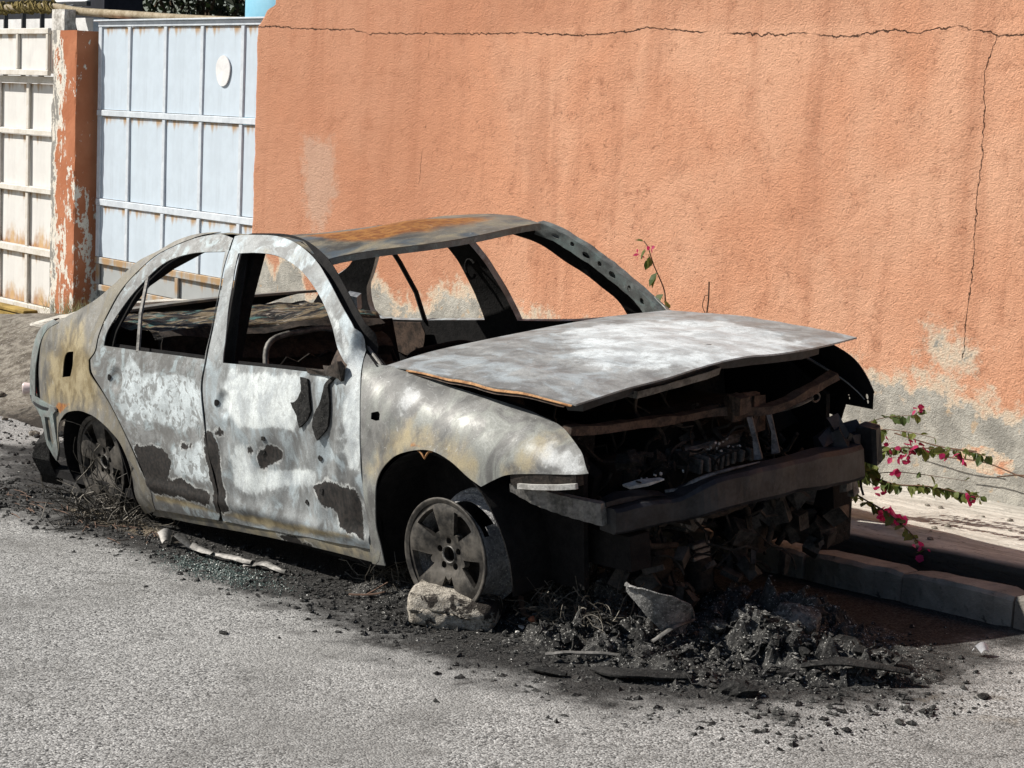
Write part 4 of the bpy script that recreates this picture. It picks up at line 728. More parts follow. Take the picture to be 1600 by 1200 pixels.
def edge_lip(dz0, dz1, out0, out1, mat, nm, a=.12, b=.99):
    idx = [i for i in range(nu) if a <= u[i] <= b]; V = []; n_ = len(idx)
    for q, i in enumerate(idx):
        p = Pm[i, 0]; w = math.sin(math.pi*min(1, q/(n_-1)*1.0))**.5
        V += [p+np.array((0,out0,dz0)), p+np.array((0,out0-.003,(dz0+dz1)/2)), p+np.array((0,out1,dz0+(dz1-dz0)*(.35+.65*w)))]
    o = mesh_obj(nm, V, grid_faces(n_, 3), mat, hood, True); fix_out(o, (0,-1,0)); solid(o, .003)
edge_lip(-.005,-.013,.001,-.004, M['orange_rust'], 'bonnet_lip'); edge_lip(-.014,-.024,.006,.0, M['rust_metal'], 'inner_lip', .16, .95)
# underside frame of the bonnet
mb = MB()
fr = [Pm[int(.9*nu), j]-np.array((0,0,.035)) for j in range(4, nv-4, 4)]; mb.sweep(fr, [np.array([(.035,0,.012),(.028,0,-.02),(-.045,0,-.028),(-.06,0,.01)])]*len(fr))
for j0, j1 in ((10, 30), (30, 52)):
    q = [Pm[int(nu*(.9-.75*w)), int(j0+(j1-j0)*w)]-np.array((0,0,.03)) for w in np.linspace(0, 1, 7)]; mb.sweep(q, [np.array([(0,-.03,.01),(0,-.02,-.015),(0,.02,-.015),(0,.03,.01)])]*7)
mb.jit(.008, 9, 3).build('bonnet_frame', M['char_metal'], hood)
mb = MB(); q = [Pm[int(nu*.93), j]-np.array((.02,0,.052)) for j in range(14, 34, 3)]; mb.sweep(q, [np.array([(.03,0,.01),(.02,0,-.015),(-.05,0,-.012),(-.05,0,.012)])]*len(q)); mb.jit(.012, 14, 8).build('frame_patch', M['ash_metal'], hood)
# cowl under the rear edge of the bonnet
mb = MB(); q = [p+np.array((.03,0,-.03)) for p in Ra[::4]]; mb.sweep(q, [np.array([(-.09,0,-.02),(.05,0,.0),(.05,0,-.05),(-.09,0,-.09)])]*len(q)); mb.build('cowl', M['soot'], car)
# ---- boot lid (sprung and sagging), rear panel
nu2, nv2 = 22, 30; a_, b_ = np.meshgrid(np.linspace(0,1,nu2), np.linspace(0,1,nv2), indexing='ij')
bx = -2.74-.66*a_+.10*(2*b_-1)**2*a_; by = (-.61+1.22*b_)*(1-.04*a_); bz = .865-.10*a_**1.3-.06*b_+.014*np.sin(np.pi*b_)+.006*np.sin(bx*8)
o = mesh_obj('boot_lid', np.c_[bx.ravel(), by.ravel(), bz.ravel()], grid_faces(nu2, nv2), [M['quarter'], M['soot']], car, True, {'m_ochre': np.clip(.2+.3*a_.ravel(), 0, 1)}); fix_out(o, (0,0,1)); solid(o, .012, 1, 0)
W = [(-3.13,-.77),(-3.22,-.71),(-3.32,-.62),(-3.41,-.45),(-3.44,0),(-3.41,.5),(-3.33,.70),(-3.2,.775),(-3.07,.80)]; W = curve(W, .05, False); V = []
for zz, ins in ((.30,.04),(.36,.02),(.46,.0),(.56,.01),(.66,.02),(.74,.05)): V += [(p[0]*(1)+ins, p[1]*(1-ins*.2), zz-.05*(p[1]+.8)/1.6*(zz > .5)) for p in W]
o = mesh_obj('rear_panel', V, grid_faces(6, len(W)), [M['quarter'], M['soot']], car, True); fix_out(o, (-1,0,0)); solid(o, .005, 1)
# tail lamp recess: folded flange along the rear edge of the quarter, and bumper bracket
fl = [(-2.80,.85),(-2.90,.815),(-2.965,.77),(-3.03,.67),(-3.066,.545),(-3.08,.478)]; fl = curve(fl, .02, False); V = []
for x, z in fl:
    yb = -halfw(x, z); V += [(x+.004, yb-.002, z), (x-.04, yb+.004, z+.004), (x-.085, yb+.016, z+.004), (x-.13, yb+.042, z+.0), (x-.165, yb+.085, z-.004)]
o = mesh_obj('lamp_flange', V, grid_faces(len(fl), 5), [M['frame_ash'], M['soot']], car, True); fix_out(o, (-1,-1,0)); solid(o, .004, 1)
panel('bumper_bracket', [(-3.10,.49),(-2.80,.468),(-2.785,.452),(-2.815,.435),(-2.82,.275),(-2.872,.205),(-2.955,.27),(-2.975,.40),(-3.10,.463)], [[(-2.925,.41),(-2.86,.415),(-2.852,.30),(-2.892,.265),(-2.925,.30)]], mats=[M['frame_ash'], M['soot']], step=.014, thick=.012, inset=-.012, stains=False)
mb = MB(); mb.sweep(curve([(-2.78,-.835,.455),(-2.95,-.83,.452),(-3.10,-.80,.46),(-3.2,-.76,.47)], .05, False), [np.array([(0,-.012,-.008),(0,.02,-.008),(0,.02,.008),(0,-.012,.006)])]*len(curve([(-2.78,-.835,.455),(-2.95,-.83,.452),(-3.10,-.80,.46),(-3.2,-.76,.47)], .05, False))); mb.build('bumper_strip', M['char_metal'], car)
mb = MB(); mb.sweep([(-3.02,-.80,.30),(-3.04,-.80,.22),(-3.06,-.78,.14),(-3.12,-.74,.09)], [np.array([(-.05,-.02,-.03),(.04,0,-.03),(.04,.03,.03),(-.05,.02,.03)])]*4); mb.jit(.05, 12, 2).build('melted_bumper', M['char'], car)
# ---- floor, firewall, wheel wells, bulkhead: closed dark volumes
mb = MB(); mb.box((-1.75,0,.12), (2.75,1.56,.04)); mb.box((-1.75,0,.15),(2.7,.25,.12)); mb.build('floor_pan', M['soot'], car)
mb = MB(); mb.add([(-.40,-.78,.10),(-.40,.78,.10),(-.43,.72,.80),(-.43,-.72,.80)], [(0,1,2,3)]); o = mb.build('firewall', M['soot'], car); solid(o, .02)
for sd_ in (-1, 1):
    mb = MB(); cx, cz, r0 = 0.0, .235, .355; pts = [(cx+r0*math.cos(a), cz+r0*math.sin(a)) for a in np.linspace(math.radians(-18), math.radians(198), 22)]
    V = []
    for x, z in pts: V += [(x, sd_*(halfw(x, min(z, .55))-.02), z), (x, sd_*.60, z+.01)]
    mb.add(V, grid_faces(22, 2)); mb.add([(p[0], sd_*.60, p[1]+.01) for p in pts], [tuple(range(22))]); o = mb.build('wheel_well', M['soot'], car); solid(o, .006)
    mb = MB(); cx, cz, r0 = -2.51, .20, .315; pts = [(cx+r0*math.cos(a), cz+r0*math.sin(a)) for a in np.linspace(math.radians(-25), math.radians(205), 22)]; V = []
    for x, z in pts: V += [(x, sd_*(halfw(x, min(z, .5))-.02), z), (x, sd_*.55, z+.01)]
    mb.add(V, grid_faces(22, 2)); mb.add([(p[0], sd_*.55, p[1]+.01) for p in pts], [tuple(range(22))]); o = mb.build('wheel_well', M['soot'], car); solid(o, .006)
mb = MB(); mb.add([(-2.12,-.66,.14),(-2.12,.66,.12),(-2.16,.62,.70),(-2.16,-.62,.80)], [(0,1,2,3)]); o = mb.build('rear_bulkhead', M['soot'], car); solid(o, .02)
mb = MB(); mb.box((-2.7,0,.17), (1.2,1.3,.05)); mb.build('boot_floor', M['soot'], car)
# parcel shelf: collapsed layers
ns, nt = 46, 60; a_, b_ = np.meshgrid(np.linspace(0,1,ns), np.linspace(0,1,nt), indexing='ij'); bx = -2.06-.66*a_; by = (-.70+1.20*b_)
P3 = np.c_[bx.ravel(), by.ravel(), np.zeros(bx.size)]; bz = (.845-.11*b_+.03*a_).ravel()+.030*fbm(P3*np.array((2.5,1,1)), 3, 4, 91)+.014*fbm(P3, 14, 3, 95)-.05*np.clip(.06-a_.ravel(), 0, 1)/.06
o = mesh_obj('parcel_shelf', np.c_[bx.ravel(), by.ravel(), bz], grid_faces(ns, nt), M['shelf'], car, True); fix_out(o, (0,0,1))
V = []
for q in range(10): V += [(-2.06+.03*math.sin(q*1.7)+.012*q, yq, .84-.11*(yq+.7)/1.34-.028*q+.012*math.sin(yq*9+q)) for yq in np.linspace(-.68,.48,40)]
V = np.array(V); V += .014*np.stack([fbm(V, 9, 3, 100+k) for k in range(3)], 1); o = mesh_obj('shelf_edge', V, grid_faces(10, 40), [M['soot_brown']], car, True); fix_out(o, (1,0,0)); solid(o, .006)
# ---- seats: bare frames
def seat(cx, cy, w, h, lean, nm='seat_frame', z0=.30, mat='ash_metal'):
    mb = MB(); loop = curve([(cx,cy-w/2,z0),(cx-lean*.6,cy-w/2,z0+h*.62),(cx-lean*.95,cy-w/2+.05,z0+h*.95),(cx-lean,cy,z0+h),(cx-lean*.95,cy+w/2-.05,z0+h*.95),(cx-lean*.6,cy+w/2,z0+h*.62),(cx,cy+w/2,z0)], .03, False, 80)
    mb.tube(loop, .013, 7); s_ = mb.build(nm, M[mat], car, True); mb = MB()
    for k in range(7):
        f = .12+.8*k/7; zz = z0+h*f; xx_ = cx-lean*f; mb.tube(curve([(xx_+.012*math.sin(q*2.1+k), cy+(q/8-.5)*(w-.04), zz+.014*(-1)**q) for q in range(9)], .03, False), .0035, 4)
    mb.build('seat_springs', M['soot_brown'], s_)['kind'] = 'stuff'
    mb = MB(); mb.box((cx+.25,cy,z0-.02),(.5,w*.95,.05)); mb.box((cx+.25,cy-w*.45,z0-.12),(.5,.03,.10)); mb.box((cx+.25,cy+w*.45,z0-.12),(.5,.03,.10)); mb.jit(.015, 6, 4).build('seat_base', M['char'], s_)
seat(-1.30,-.34,.44,.535,.17); seat(-1.30,.36,.44,.36,.16, mat='soot'); seat(-2.0,-.30,.50,.40,.10, mat='soot'); seat(-2.0,.30,.50,.32,.10, mat='soot')
# dashboard beam, steering column, hanging wires
mb = MB(); mb.tube(curve([(-.55,-.70,.62),(-.58,-.3,.64),(-.58,.2,.63),(-.55,.70,.62)], .1, False), .025, 8); mb.box((-.52,0,.50),(.10,.24,.22)); mb.jit(.02, 7, 3).build('dashboard_beam', M['soot_brown'], car)
mb = MB(); mb.tube([(-.45,.36,.42),(-.80,.36,.58)], .022, 8); mb.build('steering_column', M['soot'], car)
rr = np.random.default_rng(23)
def wires(name, c, spread, n, rad, mat, parent, segs=6, length=.2):
    mb = MB()
    for i in range(n):
        p = np.array(c)+rr.normal(0, 1, 3)*np.array(spread); d = rr.normal(0, 1, 3); d /= np.linalg.norm(d); q = [p]
        for k in range(segs): d = d+rr.normal(0,.55,3); d /= np.linalg.norm(d); p = p+d*length/segs; q.append(p)
        mb.tube(curve(q, length/12, False), rad*rr.uniform(.6,1.4), 4)
    o = mb.build(name, mat, parent); o['kind'] = 'stuff'; return o
wires('wiring_loom', (-.60,-.50,.66), (.05,.07,.05), 40, .004, M['soot_brown'], car, length=.16)
mb = MB(); mb.box((-2.40,.60,.66),(.10,.07,.10)); mb.box((-2.36,.58,.58),(.07,.06,.08), rotm(.3,.4,0)); mb.box((-2.44,.60,.76),(.06,.05,.08), rotm(.2,.2,.4)); mb.jit(.03,16,8).build('melted_buckle', M['blue_grey'], car)
panel('trim_remnant', [(-2.42,.64),(-2.40,.50),(-2.28,.48),(-2.18,.52),(-2.14,.60),(-2.16,.655)], side=+1, step=.02, mats=[M['rust_metal']], inset=.06, stains=False)
mb = MB(); q = [(-1.60+.035*math.cos(a), .70, .95+.045*math.sin(a)) for a in np.linspace(.6, 5.7, 14)]; mb.tube([(x-.03, y, z) for x, y, z in q], .007, 6); mb.build('belt_loop', M['soot'], car)
# ---- mirror remains and melted drips on the front door
mb = MB(); mb.sweep([(-.60,-.80,.835),(-.555,-.82,.84),(-.50,-.825,.83),(-.47,-.82,.82)], [np.array([(0,-.02,-.025),(0,.02,-.025),(0,.02,.015),(0,-.02,.02)]), np.array([(0,-.03,-.03),(0,.02,-.03),(0,.02,.04),(0,-.025,.03)]), np.array([(0,-.025,-.035),(0,.02,-.03),(0,.02,.07),(0,-.015,.07)]), np.array([(0,-.01,-.03),(0,.01,-.03),(0,.01,.04),(0,-.008,.04)])]); mb.sweep([(-.72,-.81,.818),(-.62,-.825,.815),(-.54,-.82,.815)], [np.array([(0,-.018,-.01),(0,.01,-.01),(0,.01,.014),(0,-.018,.01)])]*3); mb.V = [np.array((-.55,-.81,.83))+(v-np.array((-.55,-.81,.83)))*np.array((1,.7,.62)) for v in mb.V]; mb.jit(.026, 22, 6).build('mirror_bracket', M['soot_brown'], front_door)
panel('mirror_plate', [(-.565,.945),(-.53,.90),(-.475,.855),(-.470,.825),(-.50,.815),(-.585,.82),(-.595,.85)], mats=[M['rust_metal']], step=.012, inset=.012, stains=False, parent=front_door)
for k in ('st_drip1', 'st_drip2'):
    P = np.array(DATA[k][0]); c = P.mean(0)
    panel('melted_drip', [tuple(p) for p in P], mats=[M['char']], step=.008, thick=.010, inset=-.010, disp=lambda x, z: door_disp(x, z)+.006*fbm(np.c_[x, z, 0*x], 40, 3, 8), stains=False, parent=front_door)
rr = np.random.default_rng(5)
for i in range(5):
    x, z = rr.uniform(-1.36,-.45), rr.uniform(.3,.55); panel('burnt_blister', [(x+.014*math.cos(a)*rr.uniform(.5,1.2), z+.012*math.sin(a)*rr.uniform(.5,1.2)) for a in np.linspace(0, 6.28, 9)[:-1]], mats=[M['char']], step=.008, thick=.004, inset=-.004, disp=door_disp, stains=False, parent=front_door)
for d_, (x, z) in ((front_door, (-1.333,.640)), (rear_door, (-2.232,.66))):
    o = panel('lock_hole', [(x+.013*math.cos(a), z+.013*math.sin(a)) for a in np.linspace(0, 6.28, 13)[:-1]], mats=[M['soot']], step=.01, thick=.003, inset=-.0035, disp=door_disp if d_ is front_door else rear_disp, stains=False, parent=d_)
mb = MB(); mb.box((-.30,-.80,.68), (.09,.004,.06)); mb.build('hole_backing', M['soot'], fender)
# ---- front structure
rr = np.random.default_rng(8)
mb = MB(); q = curve([(.515,-.62,.692),(.505,-.36,.66),(.50,-.1,.635),(.53,.1,.628),(.60,.25,.615),(.625,.42,.65),(.635,.56,.685)], .05, False); mb.sweep(q, [np.array([(.02,0,-.016),(.022,0,.012),(-.02,0,.016),(-.022,0,-.012)])]*len(q)); rs = mb.jit(.012, 12, 9).build('radiator_support', M['rust_metal'], car)
mb = MB(); mb.box((.545,.165,.635),(.07,.15,.085), bev=.01); mb.box((.58,.12,.65),(.05,.05,.06)); mb.box((.56,.22,.60),(.05,.06,.12)); mb.jit(.03, 16, 5).build('bonnet_latch', M['rust_metal'], rs)
for a, b in (((.585,.165,.60),(.655,.13,.465)), ((.60,.245,.61),(.665,.205,.472))):
    mb = MB(); mb.sweep([a, tuple((np.array(a)+b)/2+np.array((.006,0,0))), b], [np.array([(0,-.014,0),(.01,.0,0),(0,.014,0),(-.008,0,0)])*k_ for k_ in (1.1,.9,1.6)]); mb.jit(.006, 14, 3).build('latch_strut', M['ash_metal'], rs)
mb = MB(); q = curve([(.52,.24,.60),(.55,.33,.585),(.60,.40,.60),(.61,.47,.615)], .03, False); mb.tube(q, .006, 5); mb.tube([(.61+.0*math.cos(a), .485+.022*math.cos(a), .615+.016*math.sin(a)) for a in np.linspace(0,6.28,12)], .004, 5); mb.build('release_cable', M['ash_metal'], rs)
bp = [(.655,-.60,.405),(.685,-.47,.400),(.70,-.38,.395),(.715,-.335,.398),(.745,-.28,.415),(.765,-.20,.428),(.785,0,.428),(.79,.25,.415),(.772,.50,.402)]; hh = [.044,.046,.040,.044,.054,.058,.060,.061,.062]; dp = [.04,.04,.04,.042,.045,.045,.045,.045,.045]
q = curve(bp, .03, False); qi = np.linspace(0, 1, len(q)); Lb = np.r_[0, np.cumsum(np.linalg.norm(np.diff(np.array(bp), axis=0), axis=1))]; Lq = np.r_[0, np.cumsum(np.linalg.norm(np.diff(q, axis=0), axis=1))]; h_ = np.interp(Lq*Lb[-1]/Lq[-1], Lb, hh); d_ = np.interp(Lq*Lb[-1]/Lq[-1], Lb, dp)
mb = MB(); mb.sweep(q, [np.array([(d*.82,0,-h),(d,0,-h*.8),(d,0,h*.72),(d*.75,0,h*.96),(-d,0,h),(-d,0,-h)]) for h, d in zip(h_, d_)]); bb = mb.jit(.011, 7, 31).build('bumper_beam', M['char_metal'], car)
mb = MB(); q = curve([(.665,-.34,.445),(.70,-.30,.452),(.735,-.25,.478),(.765,-.15,.492),(.78,.0,.494)], .02, False); mb.tube(q, np.interp(np.linspace(0,1,len(q)), [0,.3,1], [.014,.016,.004]), 6, flat=.5); mb.build('beam_fold', M['ash_metal'], bb)
mb = MB(); mb.sweep([(.63,-.60,.455),(.64,-.52,.462),(.66,-.42,.455),(.68,-.36,.44)], [np.array([(-.03,0,-.01),(.03,0,-.012),(.03,0,.004),(-.03,0,.01)])]*4); mb.jit(.02, 20, 4).build('torn_bracket', M['char_metal'], bb)
mb = MB(); mb.sweep([(.60,-.45,.475),(.63,-.40,.482),(.655,-.34,.49)], [np.array([(-.025,0,0),(.02,0,-.004),(.02,0,.006),(-.025,0,.008)])*k_ for k_ in (.8,1.1,.5)]); mb.jit(.008, 14, 5).build('pale_flake', M['pale_ash'], bb)
mb = MB(); q = curve([(.39,-.775,.515),(.47,-.745,.495),(.56,-.69,.462),(.655,-.605,.425)], .02, False); mb.sweep(q, [np.array([(0,-.016+.004*(i % 2),-.030),(0,.016,-.03),(0,.016,.028),(0,-.016+.004*(i % 2),.030)])*np.interp(i/(len(q)-1), [0,.25,1], [.45,1,1.25]) for i in range(len(q))]); mb.build('bumper_carrier', M['ash_metal'], car)
mb = MB(); q = [(x, -halfw(x, .56)+.018, z) for x, z in ((.40,.545),(.47,.548),(.55,.552),(.64,.556))]; mb.sweep(q, [np.array([(0,-.012,-.020),(0,.02,-.020),(0,.02,.020),(0,-.012,.018)])]*4); mb.build('lamp_mount', M['soot_brown'], car)
mb = MB()
for k in range(16): mb.box((.60+rr.uniform(-.07,.05), .02+rr.normal(0,.035), .525+rr.uniform(-.02,.02)), rr.uniform(.002,.008,3), rotm(*rr.uniform(-1,1,3)))
for k in range(6): mb.box((.58+rr.uniform(-.05,.05), -.34+rr.normal(0,.06), .485+rr.uniform(-.01,.01)), rr.uniform(.003,.010,3), rotm(*rr.uniform(-1,1,3)))
mb.build('ash_crumbs', M['pale_ash'], bb)['kind'] = 'stuff'
mb = MB(); q = [(x, -halfw(x, .545)+.004, z) for x, z in ((.435,.528),(.50,.530),(.58,.534),(.648,.540))]; mb.sweep(q, [np.array([(0,-.006,-.010),(0,.006,-.010),(0,.006,.008),(0,-.006,.008)])]*4); mb.jit(.003, 20, 4).build('lamp_trim', M['pale_ash'], car)
mb = MB(); mb.box((.775,.575,.45), (.08,.055,.15), rotm(.12,.1,.1), bev=.012)
for k in range(7): mb.box((.72+rr.normal(0,.03),.50+rr.normal(0,.05),.48+rr.normal(0,.02)), rr.uniform(.03,.09,3), rotm(*rr.uniform(-.6,.6,3)))
mb.jit(.035, 14, 12).build('beam_end', M['char_metal'], bb)
mb = MB(); mb.box((.79,.42,.36),(.03,.03,.10)); mb.box((.78,.47,.34),(.025,.03,.12)); mb.jit(.02, 12, 15).build('tow_mount', M['ash_metal'], bb)
for sd_ in (-1, 1):
    mb = MB(); mb.add([(-.42,sd_*.60,.14),(.52,sd_*.60,.14),(.56,sd_*.60,.60),(.30,sd_*.61,.74),(-.42,sd_*.62,.82)], [(0,1,2,3,4)]); o = mb.build('inner_wing', M['soot'], car); solid(o, .02)
    mb = MB(); mb.box((.20,sd_*.50,.28), (1.0,.09,.12)); mb.build('chassis_rail', M['soot'], car)
# engine bay lumps
M['char_lit'] = simple('lightened_scorched_casting', (.014,.0135,.013), (.085,.076,.068), 20, .7, .2, .5, .008, .4)  # char made lighter in colour so wreckage in the shaded nose shows
rr = np.random.default_rng(41)
mb = MB(); mb.box((.18,.12,.40),(.50,.55,.36), bev=.04); mb.box((.20,-.25,.36),(.36,.30,.30), bev=.04); mb.box((.16,.1,.60),(.34,.50,.06), bev=.02)
for k in range(16): mb.box((rr.uniform(.0,.45), rr.uniform(-.5,.55), rr.uniform(.30,.56)), rr.uniform(.04,.14,3), rotm(*rr.uniform(-.5,.5,3)))
mb.jit(.03, 8, 6).build('engine_block', M['soot'], car)
mb = MB(); mb.lathe([(0,-.14),(.07,-.14),(.085,-.10),(.085,.02),(.07,.08),(.05,.14),(0,.15)], 18, (.40,-.30,.20), 'x'); mb.box((.36,-.30,.26),(.22,.20,.14), bev=.02); mb.jit(.02, 9, 7).build('gearbox', M['soot_brown'], car)
mb = MB()
for k in range(3): mb.box((.545,-.085,.165-.022*k+.02),(.04,.085,.016), bev=.003)
mb.build('cooler_block', M['ash_metal'], car)
mb = MB(); mb.lathe([(0,0),(.048,0),(.052,.02),(.052,.10),(.045,.115),(0,.12)], 16, (.535,-.08,.02), 'z'); mb.build('oil_filter', M['soot_brown'], car, True)
for cy, cz, r in ((-.27,.17,.062), (.22,.16,.075), (.33,.20,.06)):
    mb = MB(); mb.lathe([(0,.07),(r*.4,.07),(r,.055),(r,.01),(r*.85,0),(r,-.01),(r,-.05),(0,-.06)], 20, (.50,cy,cz), 'x'); mb.jit(.006, 20, 4).build('pulley', M['soot_brown'], car)
for pts in ([(.60,.05,.34),(.615,.10,.28),(.60,.11,.18),(.57,.10,.08)], [(.60,.14,.34),(.63,.20,.32),(.62,.24,.24),(.60,.20,.12)], [(.58,-.2,.34),(.62,-.08,.30),(.63,.08,.31)], [(.56,-.42,.34),(.60,-.36,.25),(.58,-.22,.22)], [(.61,.30,.34),(.62,.33,.22),(.56,.30,.10)]):
    mb = MB(); mb.tube(curve(pts, .03, False), .011, 6); mb.build('hose', M['soot_brown'], car, True)
for cy, cz, r, L_, nm in ((-.12,.30,.055,.16,'alternator'), (.30,.33,.06,.14,'pump_body'), (-.42,.30,.05,.12,'starter_motor')):
    mb = MB(); mb.lathe([(0,L_/2),(r*.35,L_/2),(r*.4,L_/2-.02),(r*.95,L_/2-.03),(r,L_/2-.05),(r*.92,0),(r,-L_/2+.04),(r*.8,-L_/2),(0,-L_/2)], 18, (.52,cy,cz), 'x')
    for k in range(9): a = k*.7; mb.box((.52, cy+r*1.02*math.cos(a), cz+r*1.02*math.sin(a)), (L_*.5,.012,.012), rotm(a,0,0))
    mb.jit(.007, 18, 4).build(nm, M['ash_metal'] if nm != 'pump_body' else M['rust_metal'], car)
mb = MB()
for k in range(9): mb.box((.47+.012*math.sin(k), .10+.035*k-.15, .46), (.16,.018,.05), rotm(.1*math.sin(k*2),.1,0), bev=.004)
mb.box((.45,.1,.50),(.10,.40,.035), bev=.01); mb.jit(.012, 12, 14).build('intake_manifold', M['ash_metal'], car)
mb = MB(); mb.box((.20,-.42,.55), (.24,.17,.17), rotm(.1,.1,.2), bev=.015); mb.jit(.02, 10, 3).build('battery_case', M['char'], car)
for sd_ in (-1,1): mb = MB(); mb.lathe([(.03,.04),(.09,.03),(.10,0),(.10,-.16),(.13,-.18)], 20, (.0,sd_*.50,.70), 'z'); mb.build('strut_tower', M['soot_brown'], car, True)
wires('wiring_loom', (.50,.05,.22), (.06,.25,.08), 46, .005, M['soot_brown'], car, length=.28); wires('wiring_loom', (.42,-.05,.50), (.08,.20,.04), 40, .005, M['soot_brown'], car, length=.25)
mb = MB()
for k in range(70): mb.box((rr.uniform(.42,.66), rr.uniform(-.50,.54), rr.uniform(.03,.34)), rr.uniform(.015,.08,3), rotm(*rr.uniform(-.8,.8,3)))
mb.jit(.02, 14, 19).build('burnt_ancillaries', M['char_lit'], car)['kind'] = 'stuff'
mb = MB()
for k in range(26): mb.box((.50+rr.uniform(-.04,.04), rr.uniform(-.40,.45), rr.uniform(.46,.55)), rr.uniform(.01,.06,3), rotm(*rr.uniform(-1,1,3)))
mb.jit(.012, 18, 21).build('melted_radiator', M['char'], car)['kind'] = 'stuff'
# ---- wheels
M['barrel'] = ash_mat('scorched_barrel', (.22,.22,.225), (.55,.55,.55), (.75,.75,.74), .60); n_ = None
def wheel(loc, sd_, spin, rim_burst=False, tyre=None, toe=0.0):
    w = mesh_obj('wheel', [(0,0,0)], [], M['rim_alloy'], car) if False else None
    R0 = .196; holes = []
    for k in range(5):
        a0 = spin+k*2*math.pi/5; h = []
        hw_o, hw_i = math.radians(17.5), math.radians(9)
        for f in np.linspace(-1, 1, 7): h.append((.178*math.cos(a0+hw_o*f), .178*math.sin(a0+hw_o*f)))
        for f in np.linspace(1, -1, 5): h.append(((.082-.012*(1-f*f)*-1)*math.cos(a0+hw_i*f*1.2), (.082-.012*(1-f*f)*-1)*math.sin(a0+hw_i*f*1.2)))
        holes.append(np.array(h)); b0 = a0+math.pi/5; holes.append(np.array([(.051*math.cos(b0)+.0135*math.cos(q), .051*math.sin(b0)+.0135*math.sin(q)) for q in np.linspace(0, 6.28, 11)[:-1]]))
    holes.append(np.array([(.028*math.cos(q), .028*math.sin(q)) for q in np.linspace(0, 6.28, 17)[:-1]]))
    ol = np.array([(R0*math.cos(q), R0*math.sin(q)) for q in np.linspace(0, 2*math.pi, 73)[:-1]]); Wf, F = tri_region(ol, holes, .011)
    r = np.hypot(Wf[:,0], Wf[:,1]); dep = np.interp(r, [0,.03,.062,.075,.12,.17,.196], [.030,.030,.030,.022,.008,.004,.012]); ang = np.arctan2(Wf[:,1], Wf[:,0])-spin-math.pi/5; sp = np.cos(5*ang)
    dep = dep+.006*(1-sp)*np.clip((r-.06)/.05, 0, 1)*.5
    o = mesh_obj('wheel', np.c_[Wf[:,0], sd_*-dep, Wf[:,1]], F, [M['rim_alloy'], M['soot']], car, True); fix_out(o, (0,sd_,0)); solid(o, .022, 1, 0)
    o.location = loc; o.rotation_euler = (0, 0, toe)
    mb = MB(); prof = [(.196,-.010),(.207,-.005),(.213,-.003),(.2165,-.007),(.214,-.014),(.200,-.022),(.196,-.030)]; mb.lathe([(q, sd_*hq) for q, hq in prof], 56); mb.build('rim_lip', M['rim_alloy'], o, True)
    keep = None
    if rim_burst:
        def keep(f, j): return not (j in (1, 2) and .11+.03*math.sin(j*3) < f < .30+.05*math.sin(j*2)) and not (j in (1,) and .06 < f < .13)
    bp_ = [(.196,-.028),(.188,-.045),(.178,-.085),(.180,-.13),(.190,-.155),(.200,-.160),(.202,-.168),(.197,-.174),(.200,-.180),(.214,-.186),(.216,-.192),(.208,-.196)]
    mb = MB(); mb.lathe([(q, sd_*hq) for q, hq in bp_], 56, keep=keep)
    if rim_burst: mb.jit(.008, 9, 27)
    b = mb.build('rim_barrel', M['barrel'] if rim_burst else M['rim_alloy'], o, True); solid(b, .004, 0, 0, 0)
    mb = MB(); mb.lathe([(0,sd_*-.075),(.135,sd_*-.075),(.135,sd_*-.095),(.06,sd_*-.10),(.06,sd_*-.16),(0,sd_*-.16)], 32); mb.build('brake_disc', M['soot_brown'], o)
    mb = MB(); mb.lathe([(.028,sd_*-.030),(.033,sd_*-.024),(.033,sd_*-.05)], 20); mb.build('hub_ring', M['ash_metal'], o, True)
    if tyre:
        V = MB(); V.lathe([(.20,sd_*-.02),(.25,sd_*.004),(tyre,sd_*-.02),(tyre,sd_*-.17),(.25,sd_*-.20),(.20,sd_*-.18)], 40); V.jit(.02, 9, 3); V.build('tyre', M['char'], o, True)
    return o
fw = wheel((.085,-.852,.246), -1, math.radians(54), True, None, math.radians(6)); fw.scale = (.94,.94,.94); fw.rotation_euler[1] = 0; fw.rotation_euler[0] = math.radians(-3); wheel((-2.531,-.79,.231), -1, math.radians(50))
wheel((.03,.80,.22), 1, math.radians(20), tyre=.285, toe=math.radians(4)); wheel((-2.5,.79,.20), 1, math.radians(33), tyre=.27)
wires('tyre_cords', (-2.40,-.70,.03), (.12,.04,.03), 60, .0022, M['wire'], car, length=.45)
mb = MB(); q = curve([(-.05,-.835,.607),(-.02,-.835,.595),(.0,-.835,.575),(.02,-.83,.60),(.045,-.83,.606)], .01, False); mb.tube(q, .004, 5); mb.build('arch_clip', M['orange_rust'], fender)

# ------------------------------------------------------------------ DEBRIS ON THE ROAD
def gz(x, y): return SL*x
def ico(n=2):
    bm = bmesh.new(); bmesh.ops.create_icosphere(bm, subdivisions=n, radius=1); V = np.array([v.co[:] for v in bm.verts]); F = [tuple(v.index for v in f.verts) for f in bm.faces]; bm.free(); return V, F
ICO2, ICO3, ICO4, ICO1 = ico(2), ico(3), ico(4), ico(1)
